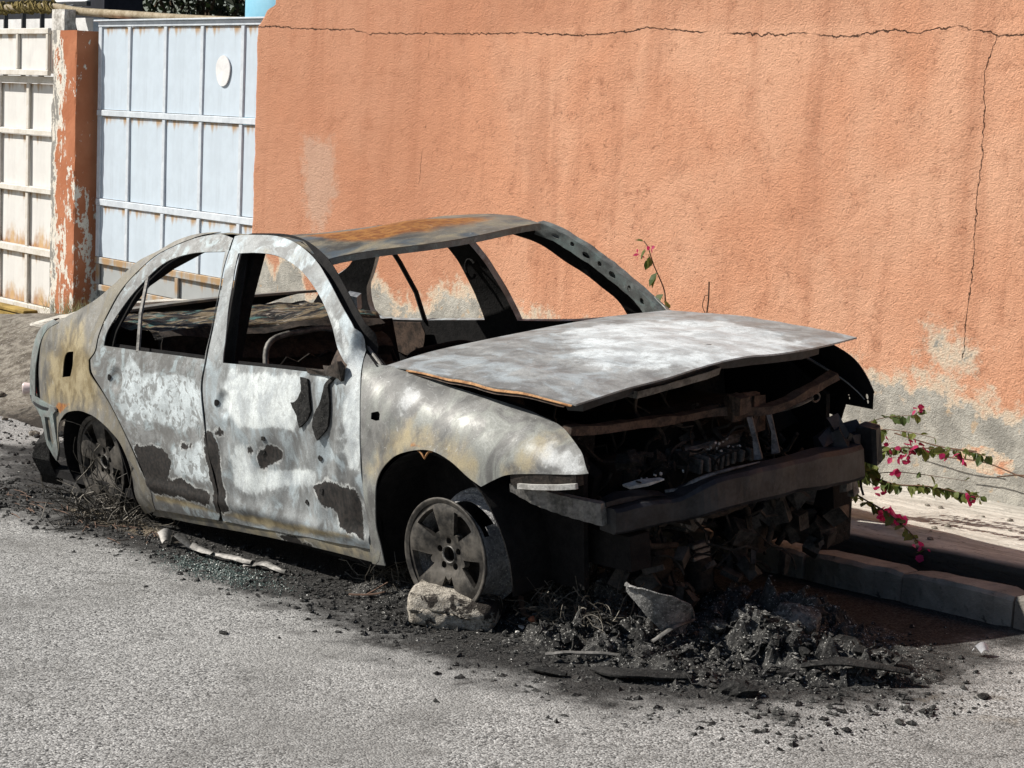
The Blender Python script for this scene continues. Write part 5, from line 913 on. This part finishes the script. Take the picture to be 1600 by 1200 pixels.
# concrete lump under the front wheel
V, F = ICO4; V = V.copy(); m_ = np.max(np.abs(V), axis=1)[:,None]; V = V*(.35+.65/m_)*np.array((.62,.8,.8)); V = V/np.abs(V).max(0)*np.array((.165,.11,.062))
V[:,2] *= 1-.16*np.clip(V[:,0]/.165, -1, 1); V += (fbm(V, 9, 4, 201)*.020)[:,None]*np.sign(V)*.8+np.stack([fbm(V, 38, 3, 210+k) for k in range(3)], 1)*.007
o = mesh_obj('concrete_lump', V, F, M['rock'], None, True); o.location = (.115,-.845,.058); o.rotation_euler = (0,.03,math.radians(39)); tag(o, 'long pale concrete lump with soot stains wedged before the front wheel', 'rock')
# mound of ash and cinders (one uncountable mass)
ax, ay = axis_samples([(-.6,1.72,.014)]), axis_samples([(-1.06,.42,.014)]); X, Y = np.meshgrid(ax, ay, indexing='ij'); P3 = np.c_[X.ravel(), Y.ravel(), np.zeros(X.size)]; x, y = P3[:,0], P3[:,1]
def hump(cx, cy, rx, ry, h, a=0): c, s = math.cos(a), math.sin(a); u = ((x-cx)*c+(y-cy)*s)/rx; v = (-(x-cx)*s+(y-cy)*c)/ry; return h*np.exp(-(u*u+v*v)*1.3)
H = hump(.44,-.46,.30,.24,.15)+hump(.92,-.44,.40,.22,.10,.3)+hump(1.34,-.27,.28,.16,.085,.4)+hump(.85,-.02,.42,.26,.13)+hump(.05,-.72,.25,.10,.05)+hump(-.35,-.72,.3,.12,.05)+hump(.62,-.72,.3,.13,.07)+hump(.15,-.05,.3,.3,.06)+hump(1.05,-.74,.28,.11,.055,.2)+hump(1.08,-.18,.10,.07,.05)
n1 = fbm(P3, 6, 5, 301, .62); n2 = fbm(P3, 26, 4, 310, .6); hgt = H*(.70+1.0*n1)+H.clip(0,.09)*.8*n2*1.4-.012+.014*n1
kpt = hgt > -.012
hgt = np.maximum(hgt, -.02)
o = mesh_obj('ash_heap', np.c_[x, y, SL*x+hgt], grid_faces(len(ax), len(ay)), M['ash'], None, False); fix_out(o, (0,0,1)); tag(o, 'black heap of ash and cinders spilled under and before the car nose', 'ash heap', kind='stuff')
# fine litter of cinders: one mass
rr = np.random.default_rng(77); V = []; F = []
def add_chip(p, s, flat, yaw, r_):
    k = len(V); u = r_.normal(0, 1, (6,3))*.18; B = np.array([(1,0,0),(-1,0,0),(0,1,0),(0,-1,0),(0,0,1),(0,0,-1)], float)+u; B *= np.array((1, r_.uniform(.4,1), flat))*s; c, t_ = math.cos(yaw), math.sin(yaw)
    B = B @ np.array([(c,t_,0),(-t_,c,0),(0,0,1)]); V.extend(B+p); F.extend([(k+a,k+b,k+c_) for a,b,c_ in ((0,2,4),(2,1,4),(1,3,4),(3,0,4),(2,0,5),(1,2,5),(3,1,5),(0,3,5))])
n_ = 0
while n_ < 10500:
    if rr.random() < .55: px_, py_ = rr.normal(.75,.55), rr.normal(-.55,.33)
    elif rr.random() < .7: px_, py_ = rr.uniform(-4.6,.2), rr.normal(-.92,.16)
    else: px_, py_ = rr.uniform(-6,-2.4), rr.normal(-.2,.5)
    if py_ > .6 or py_ < -1.7 or px_ > 1.9 or (py_ < -1.25 and rr.random() < .75): continue
    i = int(np.clip((px_+.6)/.014, 0, len(ax)-1)); j = int(np.clip((py_+1.06)/.014, 0, len(ay)-1)); hz = max(hgt.reshape(len(ax), len(ay))[i, j], 0) if -.6 < px_ < 1.72 and -1.06 < py_ < .42 else 0
    if hz == 0 and not (-.6 < px_ < 1.72): hz = .03*0
    s = .004+.015*rr.random()**3; add_chip(np.array((px_, py_, SL*px_+hz+s*.2)), s, rr.uniform(.2,.8), rr.uniform(0, 6.28), rr); n_ += 1
o = mesh_obj('cinder_litter', V, F, M['ash'], None); tag(o, 'fine black cinders and flakes strewn over the road along the car', 'cinders', kind='stuff')
# pale flakes over the heap
V = []; F = []; H2 = hgt.reshape(len(ax), len(ay))
while len(V) < 6*2600:
    px_, py_ = rr.normal(.85,.42), rr.normal(-.42,.24); i = int((px_+.6)/.014); j = int((py_+1.06)/.014)
    if not (0 <= i < len(ax) and 0 <= j < len(ay)) or H2[i,j] < .004: continue
    s = .003+.010*rr.random()**3; add_chip(np.array((px_, py_, SL*px_+H2[i,j]+s*.2)), s, rr.uniform(.15,.6), rr.uniform(0,6.28), rr)
o = mesh_obj('ash_flakes', V, F, M['pale_ash'], None); o.data.materials[0] = ash_mat('grey_flakes', (.05,.05,.048), (.30,.29,.27), (.6,.59,.56), .6); tag(o, 'pale ash flakes sprinkled over the black heap', 'ash flakes', kind='stuff')
# loose grit on the clean asphalt
V = []; F = []
for i in range(900):
    px_, py_ = rr.uniform(-4.6,2.2), rr.uniform(-2.6,-.9); s = .002+.004*rr.random()**3; add_chip(np.array((px_, py_, SL*px_+s*.3)), s, .6, rr.uniform(0,6.28), rr)
o = mesh_obj('road_grit', V, F, M['pale_ash'], None); tag(o, 'pale loose grit scattered on the asphalt', 'grit', kind='stuff')
# broken side window glass: crumbs, one mass
V = []; F = []
for i in range(2600):
    px_, py_ = rr.normal(-1.10,.19), rr.normal(-1.05,.065); s = rr.uniform(.002,.0048); add_chip(np.array((px_, py_, SL*px_+s*.5)), s, .8, rr.uniform(0,6.28), rr)
o = mesh_obj('glass_crumbs', V, F, M['glass'], None); tag(o, 'greenish crumbs of broken window glass on the road below the doors', 'glass', kind='stuff')
# crumpled melted scraps heaped in the ash: one mass
V = []; F = []; H2 = hgt.reshape(len(ax), len(ay))
for i in range(420):
    px_, py_ = rr.normal(.85,.45), rr.normal(-.45,.22); ii = int((px_+.6)/.014); jj = int((py_+1.06)/.014)
    if not (0 <= ii < len(ax) and 0 <= jj < len(ay)) or H2[ii,jj] < .008: continue
    L, w = rr.uniform(.02,.075), rr.uniform(.012,.035); k = len(V); Rm = rotm(rr.normal(0,.6), rr.normal(0,.6), rr.uniform(0,6.28)); g_ = np.array([(a*L, b*w, .25*L*math.sin(a*3+i)*1.0+rr.normal(0,.1)*w) for a in np.linspace(-.5,.5,5) for b in (-.5,0,.5)])
    V.extend(g_ @ Rm.T+np.array((px_, py_, SL*px_+H2[ii,jj]+.006))); F.extend([tuple(q+k for q in f) for f in grid_faces(5, 3)])
o = mesh_obj('melted_scraps', V, F, M['char'], None); o.data.materials[0] = ash_mat('scorched_scraps', (.012,.012,.012), (.10,.098,.093), (.42,.41,.39), .6); tag(o, 'crumpled scorched scraps mixed through the ash heap', 'scraps', kind='stuff'); solid(o, .003)
# individual charred pieces
def chunk(name, mat, loc, size, seed, rot=0, base=ICO2, rough=.35):
    V, F = base; V = V*np.asarray(size); V = V*(1+rough*fbm(V/np.max(size), 1.6, 4, seed))[:,None]+np.stack([fbm(V/np.max(size), 4, 3, seed+k) for k in (3,5,7)], 1)*np.max(size)*.16
    o = mesh_obj(name, V, F, mat, None, False); o.location = (loc[0], loc[1], SL*loc[0]+loc[2]); o.rotation_euler[2] = rot; return o
spots = [(.62,-.62),(.75,-.50),(.83,-.66),(.95,-.42),(1.02,-.60),(1.10,-.33),(1.20,-.50),(1.28,-.36),(1.36,-.20),(1.43,-.34),(1.50,-.16),(1.33,-.48),(1.16,-.70),(.55,-.30),(.70,-.25),(.90,-.18),(1.05,-.08),(1.22,-.10),(.30,-.30),(.45,-.20),(.20,-.45),(.38,-.58)]
for i, (a, b) in enumerate(spots):
    s = rr.uniform(.022,.05); ii = int((a+.6)/.014); jj = int((b+1.06)/.014); hz = max(0, hgt.reshape(len(ax), len(ay))[ii, jj])
    o = chunk('charred_chunk', M['char'] if i % 3 else M['ash'], (a, b, hz+s*.3), (s*1.1, s*rr.uniform(.5,.9), s*rr.uniform(.35,.6)), 400+i, rr.uniform(0, 6), ICO2, .9); tag(o, 'small charred chunk lying on the ash heap before the car nose', 'debris', 'charred chunks on the ash heap')
o = chunk('charred_clod', M['char'], (1.355,-.73,.018), (.055,.042,.028), 431, .4, ICO3, .6); tag(o, 'lone black clod on the asphalt nearest the camera below the ash heap', 'debris')
o = chunk('ash_lump', M['ash'], (1.06,-.16,.10), (.085,.06,.05), 437, .4, ICO3, .5); o.data.materials[0] = ash_mat('grey_ash', (.03,.03,.03), (.20,.195,.185), (.5,.49,.46), .6); tag(o, 'grey rounded ash lump half in the car shadow on the right of the heap', 'debris')
for i, (a, b, s) in enumerate(((-.203,-1.57,.022),(.716,-1.29,.018),(1.81,-.15,.03),(1.66,-.62,.02),(-2.9,-1.12,.03),(-1.0,-1.42,.014))):
    o = chunk('charred_flake', M['char'], (a, b, s*.15), (s, s*.6, s*.25), 450+i, i*1.1); tag(o, ['thin black flake alone on the clean asphalt at the lower left', 'thin black flake alone on the asphalt below the concrete lump', 'black flake on the brown grit at the far right', 'black flake on the road right of the lone clod', 'black flake on the road beside the rear wheel', 'tiny black flake below the patch of broken glass'][i], 'debris', 'black flakes on the road')
def sheet(name, path, width, mat, thick=.003, bend=.01, seed=1, parent=None, up=0.0):
    q = curve(path, .02, False); V = []; n = 6
    T = np.gradient(q, axis=0); T /= np.linalg.norm(T, axis=1)[:,None]; Wd = np.cross(T, (0,0,1.0)); Wd /= np.linalg.norm(Wd, axis=1)[:,None]+1e-9
    Wd = Wd*(1-up)+np.array((0,0,1.0))*up; Wd /= np.linalg.norm(Wd, axis=1)[:,None]
    ww = np.interp(np.linspace(0,1,len(q)), np.linspace(0,1,len(width)), width)
    for i in range(len(q)):
        for j in range(n): f = j/(n-1)-.5; V.append(q[i]+Wd[i]*f*ww[i]+np.array((0,0,bend*(1-4*f*f))))
    V = np.array(V); V += (.014 if 'curled' in name else .007)*np.stack([fbm(V, 14, 4, seed+k) for k in range(3)], 1); o = mesh_obj(name, V, grid_faces(len(q), n), mat, parent, True); return solid(o, thick)
def heap_h(a, b):
    i = int((a+.6)/.014); j = int((b+1.06)/.014); return max(0, float(H2[i, j])) if 0 <= i < len(ax) and 0 <= j < len(ay) else 0.0
zr = lambda a, b, h: (a, b, SL*a+h+heap_h(a, b)*.8)
for i, (a, b, s) in enumerate(((.271,-.652,.030),(.254,-.590,.016),(.335,-.726,.014),(.44,-.70,.012),(.38,-.78,.011),(.62,-.35,.012),(.53,-.28,.014))):
    o = chunk('pale_chip', M['pale_ash'], (a, b, .012+heap_h(a, b)), (s, s*.75, s*.42), 470+i, i*1.3, ICO1, 1.3); tag(o, 'largest white chip just right of the concrete lump' if i == 0 else 'small white chip among the cinders right of the concrete lump', 'chip', 'white chips by the concrete lump')
for i, (a, b) in enumerate(((.36,-.70),(.30,-.56))):
    o = chunk('brick_bit', M['brick'], (a, b, .012+heap_h(a, b)), (.017,.012,.012), 490+i); tag(o, ['red brick bit in front of the white chips', 'red brick bit behind the largest white chip'][i], 'brick bit')
M['pale_shield'] = ash_mat('scorched_shield_metal', (.10,.10,.098), (.34,.335,.325), (.58,.57,.55), .60)
o = sheet('scorched_shield', [(.76,-.655,.245),(.83,-.64,.215),(.88,-.60,.185),(.89,-.51,.15),(.86,-.44,.125)], [.02,.10,.14,.12,.03], M['pale_shield'], .004, .02, 5, None, .72); tag(o, 'curved pale scorched metal shield leaning on the heap under the bumper', 'metal shield')
o = sheet('molten_strip', [(.86,-.44,.13),(.89,-.55,.13),(.88,-.64,.09)], [.02,.016,.012], M['ash_metal'], .006, .004, 9); tag(o, 'thin grey strip hanging down from the scorched shield onto the ash', 'metal strip')
o = sheet('char_plate', [zr(.90,-.90,.008), zr(1.0,-.90,.02), zr(1.11,-.84,.022), zr(1.20,-.78,.008)], [.03,.09,.08,.02], M['char'], .006, .006, 12); tag(o, 'flat black melted plate on the road at the front edge of the heap', 'melted plate')
o = sheet('char_plate', [zr(.78,-1.06,.006), zr(.84,-1.05,.014), zr(.90,-1.02,.006)], [.02,.05,.02], M['char'], .006, .006, 15); tag(o, 'small black melted scrap on the road left of the flat plate', 'melted scrap')
o = sheet('char_plate', [zr(1.34,-.44,.02), zr(1.45,-.36,.045), zr(1.58,-.22,.03)], [.03,.07,.03], M['char'], .006, .008, 18); tag(o, 'black melted plate at the right end of the ash heap', 'melted plate')
o = sheet('bent_strip', [(.72,-.95,.055),(.80,-.86,.066),(.89,-.77,.070)], [.010,.016,.012], M['ash_metal'], .006, .004, 22); tag(o, 'straight grey strip lying flat in front of the ash heap', 'metal strip')
for i, (pts, w) in enumerate((([(-1.74,-.93,.015),(-1.70,-.95,.05),(-1.64,-.97,.02)], [.02,.06,.03]), ([(-1.62,-.93,.01),(-1.57,-.95,.055),(-1.50,-.93,.012)], [.05,.07,.02]), ([(-1.55,-.90,.01),(-1.42,-.95,.022),(-1.30,-.955,.018)], [.02,.045,.02]), ([(-1.34,-.955,.01),(-1.22,-.93,.02),(-1.08,-.92,.012)], [.015,.03,.015]), ([(-1.12,-.92,.008),(-1.0,-.90,.018),(-.88,-.885,.01)], [.02,.035,.01]))):
    o = sheet('curled_strip', [zr(*p) for p in pts], w, M['ash_metal'], .003, .012, 30+i); tag(o, ['curled grey scrap, leftmost below the rear door', 'upturned grey scrap below the seam of the two doors', 'bent pale strip between the upturned scrap and the glass crumbs', 'middle pale strip along the upper edge of the glass crumbs', 'rightmost pale strip above the glass crumbs below the front door'][i], 'metal strip', 'curled strips below the doors')
def tangle(name, loc, spread, n, length, rad, seed, mat='wire', loop=True):
    r_ = np.random.default_rng(seed); mb = MB()
    for i in range(n):
        c = np.array(loc)+np.array((0,0,SL*loc[0]+heap_h(loc[0], loc[1])*.9))+r_.normal(0,1,3)*np.array(spread); c[2] = max(c[2], SL*c[0]+.004)
        if loop and r_.random() < .65:
            R_ = r_.uniform(.3,1)*length/3; u = r_.normal(0,1,3); u /= np.linalg.norm(u); w = np.cross(u, r_.normal(0,1,3)); w /= np.linalg.norm(w); a0 = r_.uniform(0,6); q = [c+R_*(math.cos(a)*u+math.sin(a)*w*.7) for a in np.linspace(a0, a0+r_.uniform(2,5.5), 12)]
        else:
            d = r_.normal(0,1,3); d[2] = abs(d[2])*.3; d /= np.linalg.norm(d); q = [c]
            for k in range(6): d = d+r_.normal(0,.35,3); d /= np.linalg.norm(d); q.append(q[-1]+d*length/6)
        q = np.array(q); q[:,2] = np.maximum(q[:,2], SL*q[:,0]+.003); mb.tube(q, rad*r_.uniform(.6,1.3), 3, False)
    return mb.build(name, M[mat], None)
for i, (loc, sp, n, L, lb) in enumerate((((.46,-.60,.045), (.075,.06,.025), 190, .22, 'tangled ball of burnt tyre wire right of the concrete lump'), ((.30,-.42,.09), (.06,.05,.03), 90, .22, 'tangle of burnt wire around the pulley ring behind the white chips'), ((-.42,-.68,.035), (.08,.06,.02), 150, .24, 'tangle of burnt tyre wire on the road left of the front wheel'), ((-2.35,-.86,.03), (.13,.06,.02), 150, .34, 'loose burnt tyre wires spilling out by the rear wheel'))):
    o = tangle('wire_tangle', loc, sp, n, L, .0016, 500+i); tag(o, lb, 'wire', 'burnt wire tangles')
    if i == 5: o['kind'] = 'stuff'
o = empty('pulley_ring', (.27,-.40,.20)); o.rotation_euler = (math.radians(65), math.radians(12), math.radians(40)); tag(o, 'round grooved pulley ring standing in the burnt wire by the front wheel', 'pulley')
mb = MB(); mb.lathe([(.046,-.01),(.052,-.012),(.052,-.004),(.047,0),(.052,.004),(.052,.012),(.046,.01),(.046,-.01)], 30, axis='z'); mb.build('outer_ring', M['ash_metal'], o, True)
mb = MB(); mb.lathe([(0,.006),(.022,.008),(.034,.0),(.036,-.006),(0,-.008)], 24, axis='z'); mb.jit(.004, 40, 3).build('hub', M['pale_ash'], o, True)
o = sheet('white_scrap', [(.18,-.36,.23),(.20,-.38,.265),(.23,-.40,.275)], [.02,.05,.015], M['pale_ash'], .003, .01, 61); tag(o, 'crumpled whitish scrap upright behind the pulley ring', 'scrap')
def stick(pts, r, lb, mat='red_wood'):
    mb = MB(); mb.tube(curve([zr(*p) for p in pts], .03, False), r, 5, flat=.6); o = mb.jit(.004, 30, 5).build('splinter', M[mat], None); tag(o, lb, 'splinter', 'red brown splinters'); return o
stick([(-.30,-.84,.03),(-.36,-.86,.015),(-.44,-.90,.008)], .006, 'short red brown splinter left of the concrete lump'); stick([(-.34,-.80,.04),(-.38,-.86,.01)], .005, 'second red brown splinter, leaning just behind the short one'); stick([(.20,-.62,.055),(.27,-.66,.035),(.36,-.68,.012)], .010, 'red brown splinter leaning between the concrete lump and the white chips')
mb = MB()
for i in range(45):
    a, b = rr.uniform(-3.4,-1.7), rr.normal(-.96,.08); an = rr.normal(-.2,.5); L = rr.uniform(.05,.16); mb.tube([(a, b, SL*a+.004),(a+L*.5*math.cos(an), b+L*.5*math.sin(an), SL*a+.008),(a+L*math.cos(an), b+L*math.sin(an), SL*a+.004)], .0022, 3)
o = mb.build('dead_stalks', M['red_wood'], None); tag(o, 'scattered dead brown stalks on the road beside the rear wheel', 'stalks', kind='stuff')
o = sheet('paper_scrap', [zr(1.46,.27,.01), zr(1.48,.27,.035), zr(1.50,.265,.012)], [.03,.05,.03], M['white'], .002, .01, 71); tag(o, 'crumpled white paper scrap on brown grit at the kerb end', 'paper')
# earth lumps and stones at the left behind the car
for i in range(46):
    a, b = rr.uniform(-8.2,-4.3), rr.uniform(-.15,.95); s = rr.uniform(.02,.055)
    t = min(max((b-.15)/1.35, 0), 1); t = t*t*(3-2*t); tz = np.interp(a, [-10,-9,-8,-7,-5.5,-4.2], [-.06,.02,.13,.16,.10,.03]); zz = SL*a+(tz-SL*a)*t
    o = chunk('soil_clod', M['dirt'] if i % 3 else M['char'], (a, b, 0), (s, s*.8, s*.5), 600+i, rr.uniform(0,6), ICO1, .5); o.location[2] = zz+.004; tag(o, 'lump of dirt or stone on the verge behind the car', 'clod', 'clods on the verge')
bo = empty('plastic_bottle', (-5.62,.40,-.03)); bo.rotation_euler = (0, math.radians(86), math.radians(52)); tag(bo, 'crushed cloudy plastic bottle lying on the verge left of the car', 'bottle')
mb = MB(); mb.lathe([(0,-.10),(.030,-.10),(.034,-.09),(.030,-.05),(.034,0),(.032,.05),(.018,.085),(.013,.10)], 14, axis='z'); mb.jit(.008, 30, 3).build('body', M['bottle'], bo, True); mb = MB(); mb.lathe([(.0145,.098),(.0145,.118),(0,.118)], 12, axis='z'); mb.build('cap', M['red_cap'], bo); mb = MB(); mb.lathe([(.0345,-.02),(.0345,.03)], 14, axis='z'); mb.build('label', M['red_cap'], bo)
# dry weeds: at the pillar foot and on the verge
V = []; F = []
for cx, cy, cz, n, h in ((-8.15,1.98,.10,170,.16),(-7.7,1.95,.12,110,.12),(-8.9,1.95,.02,60,.10),(-7.9,1.15,.0,240,.07),(-8.6,1.1,-.05,160,.06),(-7.2,1.7,.12,160,.07),(-9.3,1.5,-.02,140,.06)):
    for i in range(n):
        p = np.array((cx+rr.normal(0,.22), cy+rr.normal(0,.06)-.02, cz-.02)); d = np.array((rr.normal(0,.5), rr.normal(0,.4)-.1, 1)); L = h*rr.uniform(.5,1.3); w = .004; k = len(V); t_ = p+d/np.linalg.norm(d)*L; V += [p+np.array((w,0,0)), p-np.array((w,0,0)), t_]; F.append((k,k+1,k+2))
o = mesh_obj('weeds', V, F, M['grass'], None); tag(o, 'dry weeds sprouting along the verge and the foot of the gates', 'weeds', kind='stuff')
# ------------------------------------------------------------------ BOUGAINVILLEA
def leaf_mesh(name, L, W, mat):
    V = [(0,0,0),(L*.35,W*.5,.06*L),(L*.7,W*.42,.05*L),(L,0,-.08*L),(L*.7,-W*.42,.05*L),(L*.35,-W*.5,.06*L),(L*.5,0,-.02*L)]; F = [(0,6,1),(1,6,2),(2,6,3),(3,6,4),(4,6,5),(5,6,0)]
    me = bpy.data.meshes.new(name); me.from_pydata(V, [], F); me.materials.append(mat); return me
LEAF = [leaf_mesh('leaf', .050, .033, M['leaf']), leaf_mesh('leaf', .038, .027, M['leaf'])]; BR = leaf_mesh('bract', .030, .026, M['bract']); PK = leaf_mesh('bract', .038, .034, M['pink'])
def put(me, name, p, d, parent, scale=1, roll=None):
    o = bpy.data.objects.new(name, me); COL.objects.link(o); o.parent = parent; d = Vector(d).normalized(); q = d.to_track_quat('X', 'Z').to_matrix().to_4x4(); R_ = Matrix.Rotation(rr.uniform(-1.2,1.2) if roll is None else roll, 4, 'X'); o.matrix_local = Matrix.Translation(Vector(p)-0*Vector(p)) @ q @ R_ @ Matrix.Scale(scale, 4); return o
def branch(parent, pts, r0, nleaf, start=.15, droop=.7, sc=1.0):
    q = curve(pts, .03, False); mb = MB(); mb.tube(q, np.linspace(r0, r0*.4, len(q)), 5); mb.build('stem', M['twig'], parent); L = np.r_[0, np.cumsum(np.linalg.norm(np.diff(q, axis=0), axis=1))]; T = np.gradient(q, axis=0)
    for i in range(nleaf):
        s_ = (start+(1-start)*(i+rr.random())/nleaf)*L[-1]; p = np.array([np.interp(s_, L, q[:,k]) for k in range(3)]); t_ = np.array([np.interp(s_, L, T[:,k]) for k in range(3)]); t_ /= np.linalg.norm(t_)
        d = t_*.5+rr.normal(0,.55,3)+np.array((0,0,-droop)); put(LEAF[i % 2], 'leaf', p, d, parent, sc*rr.uniform(.7,1.2))
    return q
bush = empty('bougainvillea_bush', (0,0,0)); tag(bush, 'sprawling bougainvillea with magenta flowers beside the car front, over the kerb', 'bush')
root = (-.06,1.12,.16); hubp = (.0,1.24,.30)
branch(bush, [root, (-.05,1.18,.24), hubp], .009, 4); 
BS = [[(0,1.24,.30),(-.035,1.3,.50),(.073,1.3,.551),(.187,1.3,.595),(.332,1.3,.627),(.355,1.3,.651)], [hubp,(.045,1.3,.472),(.142,1.3,.535),(.306,1.3,.552),(.442,1.3,.548)], [hubp,(.122,1.3,.377),(.199,1.3,.464),(.376,1.3,.498),(.502,1.3,.511),(.61,1.3,.523),(.708,1.3,.514)], [hubp,(.109,1.3,.335),(.261,1.3,.329),(.422,1.3,.35),(.58,1.3,.352),(.678,1.3,.354)], [hubp,(.117,1.28,.244),(.303,1.2,.232),(.5,1.1,.203),(.665,1.0,.165)], [hubp,(-.025,1.2,.293),(-.128,1.2,.247),(-.197,1.2,.216)], [hubp,(.167,1.35,.359),(.314,1.35,.379),(.459,1.35,.388),(.575,1.35,.393)]]
for b, nl, r0, st in zip(BS, (18, 12, 64, 72, 30, 56, 6), (.003,.0028,.004,.005,.004,.004,.0025), (.4,.2,.12,.1,.1,.1,.1)): branch(bush, b, r0, nl, st)
for k in range(5): branch(bush, [hubp, tuple(np.array(hubp)+rr.normal(0,.05,3)), tuple(np.array((.12,1.27,.36))+rr.normal(0,.06,3))], .003, 34, .1)
def cluster(parent, c, n, me, spread, sc=1.0):
    for i in range(n): put(me, 'bract', np.array(c)+rr.normal(0, spread, 3), rr.normal(0,1,3)+np.array((0,-.3,-.1)), parent, sc*rr.uniform(.75,1.2), rr.uniform(-3,3))
for c, n, me, sp in (((.262,1.25,.212),16,PK,.014), ((.322,1.25,.205),18,PK,.015), ((.352,1.3,.650),5,BR,.010), ((.349,1.3,.500),8,BR,.013), ((.314,1.3,.467),12,BR,.016), ((.257,1.3,.44),6,BR,.012), ((.225,1.3,.50),3,BR,.008), ((.40,1.3,.49),3,BR,.008), ((.505,1.3,.481),4,BR,.009), ((.581,1.3,.495),5,BR,.010), ((.188,1.3,.282),4,BR,.010), ((.02,1.22,.245),4,BR,.010), ((.266,1.3,.37),3,BR,.01), ((.642,1.3,.343),6,BR,.012), ((.640,1.0,.172),5,PK,.009), ((.682,.99,.150),6,PK,.010)): cluster(bush, c, n, me, sp)
sp = empty('bougainvillea_sprig', (0,0,0)); tag(sp, 'thin sprig with green leaves and red bracts rising beside the far windscreen pillar', 'sprig')
Q = [(-1.40,1.6,.19),(-1.41,1.6,.5),(-1.432,1.6,.78),(-1.442,1.6,.883),(-1.461,1.6,.958),(-1.536,1.6,1.059),(-1.587,1.6,1.148),(-1.616,1.6,1.172)]; q = curve(Q, .03, False); mb = MB(); mb.tube(q, np.linspace(.006,.0025,len(q)), 5); mb.build('stem', M['twig'], sp)
for p, d, s_ in (((-1.45,1.59,.93),(-.3,-.2,-.4),1.6),((-1.43,1.59,.90),(.3,-.2,-.2),1.3),((-1.46,1.59,.90),(-.6,-.3,.1),1.4),((-1.50,1.59,1.03),(-.35,-.3,-.8),1.6),((-1.505,1.59,1.02),(-.1,-.3,-.9),1.4),((-1.55,1.59,1.09),(-.2,-.3,-.7),1.2),((-1.56,1.59,1.10),(.3,-.3,-.6),1.2),((-1.585,1.59,1.13),(-.3,-.3,-.7),1.1),((-1.59,1.59,1.14),(-.1,-.3,-.8),1.2),((-1.575,1.59,1.115),(.5,-.2,-.4),1.1),((-1.61,1.59,1.17),(-.8,-.2,.1),1.0)): put(LEAF[0], 'leaf', p, d, sp, s_)
cluster(sp, (-1.637,1.59,1.10), 4, BR, .006, .9); cluster(sp, (-1.556,1.59,1.142), 4, BR, .006, .8)
for x, z, n, s_ in ((.04,.63,3,.5),): cluster(bush, (x,1.3,z), n, BR, .006, .7)
ds = empty('withered_shoot', (0,0,0)); tag(ds, 'dry bare stem rising against the wall above the bonnet', 'stem'); mb = MB(); mb.tube(curve([(-1.18,1.6,.19),(-1.17,1.6,.6),(-1.166,1.6,.836),(-1.157,1.6,.927),(-1.160,1.6,1.017)], .05, False), .004, 5); mb.build('stalk', M['twig'], ds); mb = MB(); mb.tube(curve([(-1.166,1.6,.86),(-1.185,1.59,.90),(-1.172,1.59,.95),(-1.158,1.6,.955)], .02, False), .002, 4); mb.build('tendril', M['twig'], ds); put(LEAF[1], 'leaf', (-1.175,1.59,.985), (0,-.2,-1), ds, .5)
for o in ds.children:
    if o.name.startswith('leaf'): o.data = leaf_mesh('leaf', .03, .012, M['twig'])
# grass-like dry twigs against the wall foot
mb = MB()
for pts in ([(.05,1.9,.36),(.25,1.9,.37),(.45,1.9,.34),(.55,1.9,.36)], [(.35,1.85,.33),(.5,1.85,.36),(.66,1.85,.33)], [(-.25,1.9,.42),(0,1.9,.40),(.2,1.9,.41)]): mb.tube(curve(pts, .05, False), .003, 4)
o = mb.build('dry_twigs', M['twig'], None); tag(o, 'dry bare twigs lying against the grey foot of the wall', 'twigs')
# a few leaves and stones on the walk
for i in range(14):
    a, b = rr.uniform(.0,1.4), rr.uniform(1.05,1.7); s = rr.uniform(.008,.018); o = chunk('pebble', M['dirt'], (a, b, 0), (s, s*.8, s*.5), 700+i, 0, ICO1); o.location[2] = float(walk_z(a))+.02*(b-1)+.004; tag(o, 'small pebble lying on the concrete sidewalk by the wall', 'pebble', 'pebbles on the sidewalk')
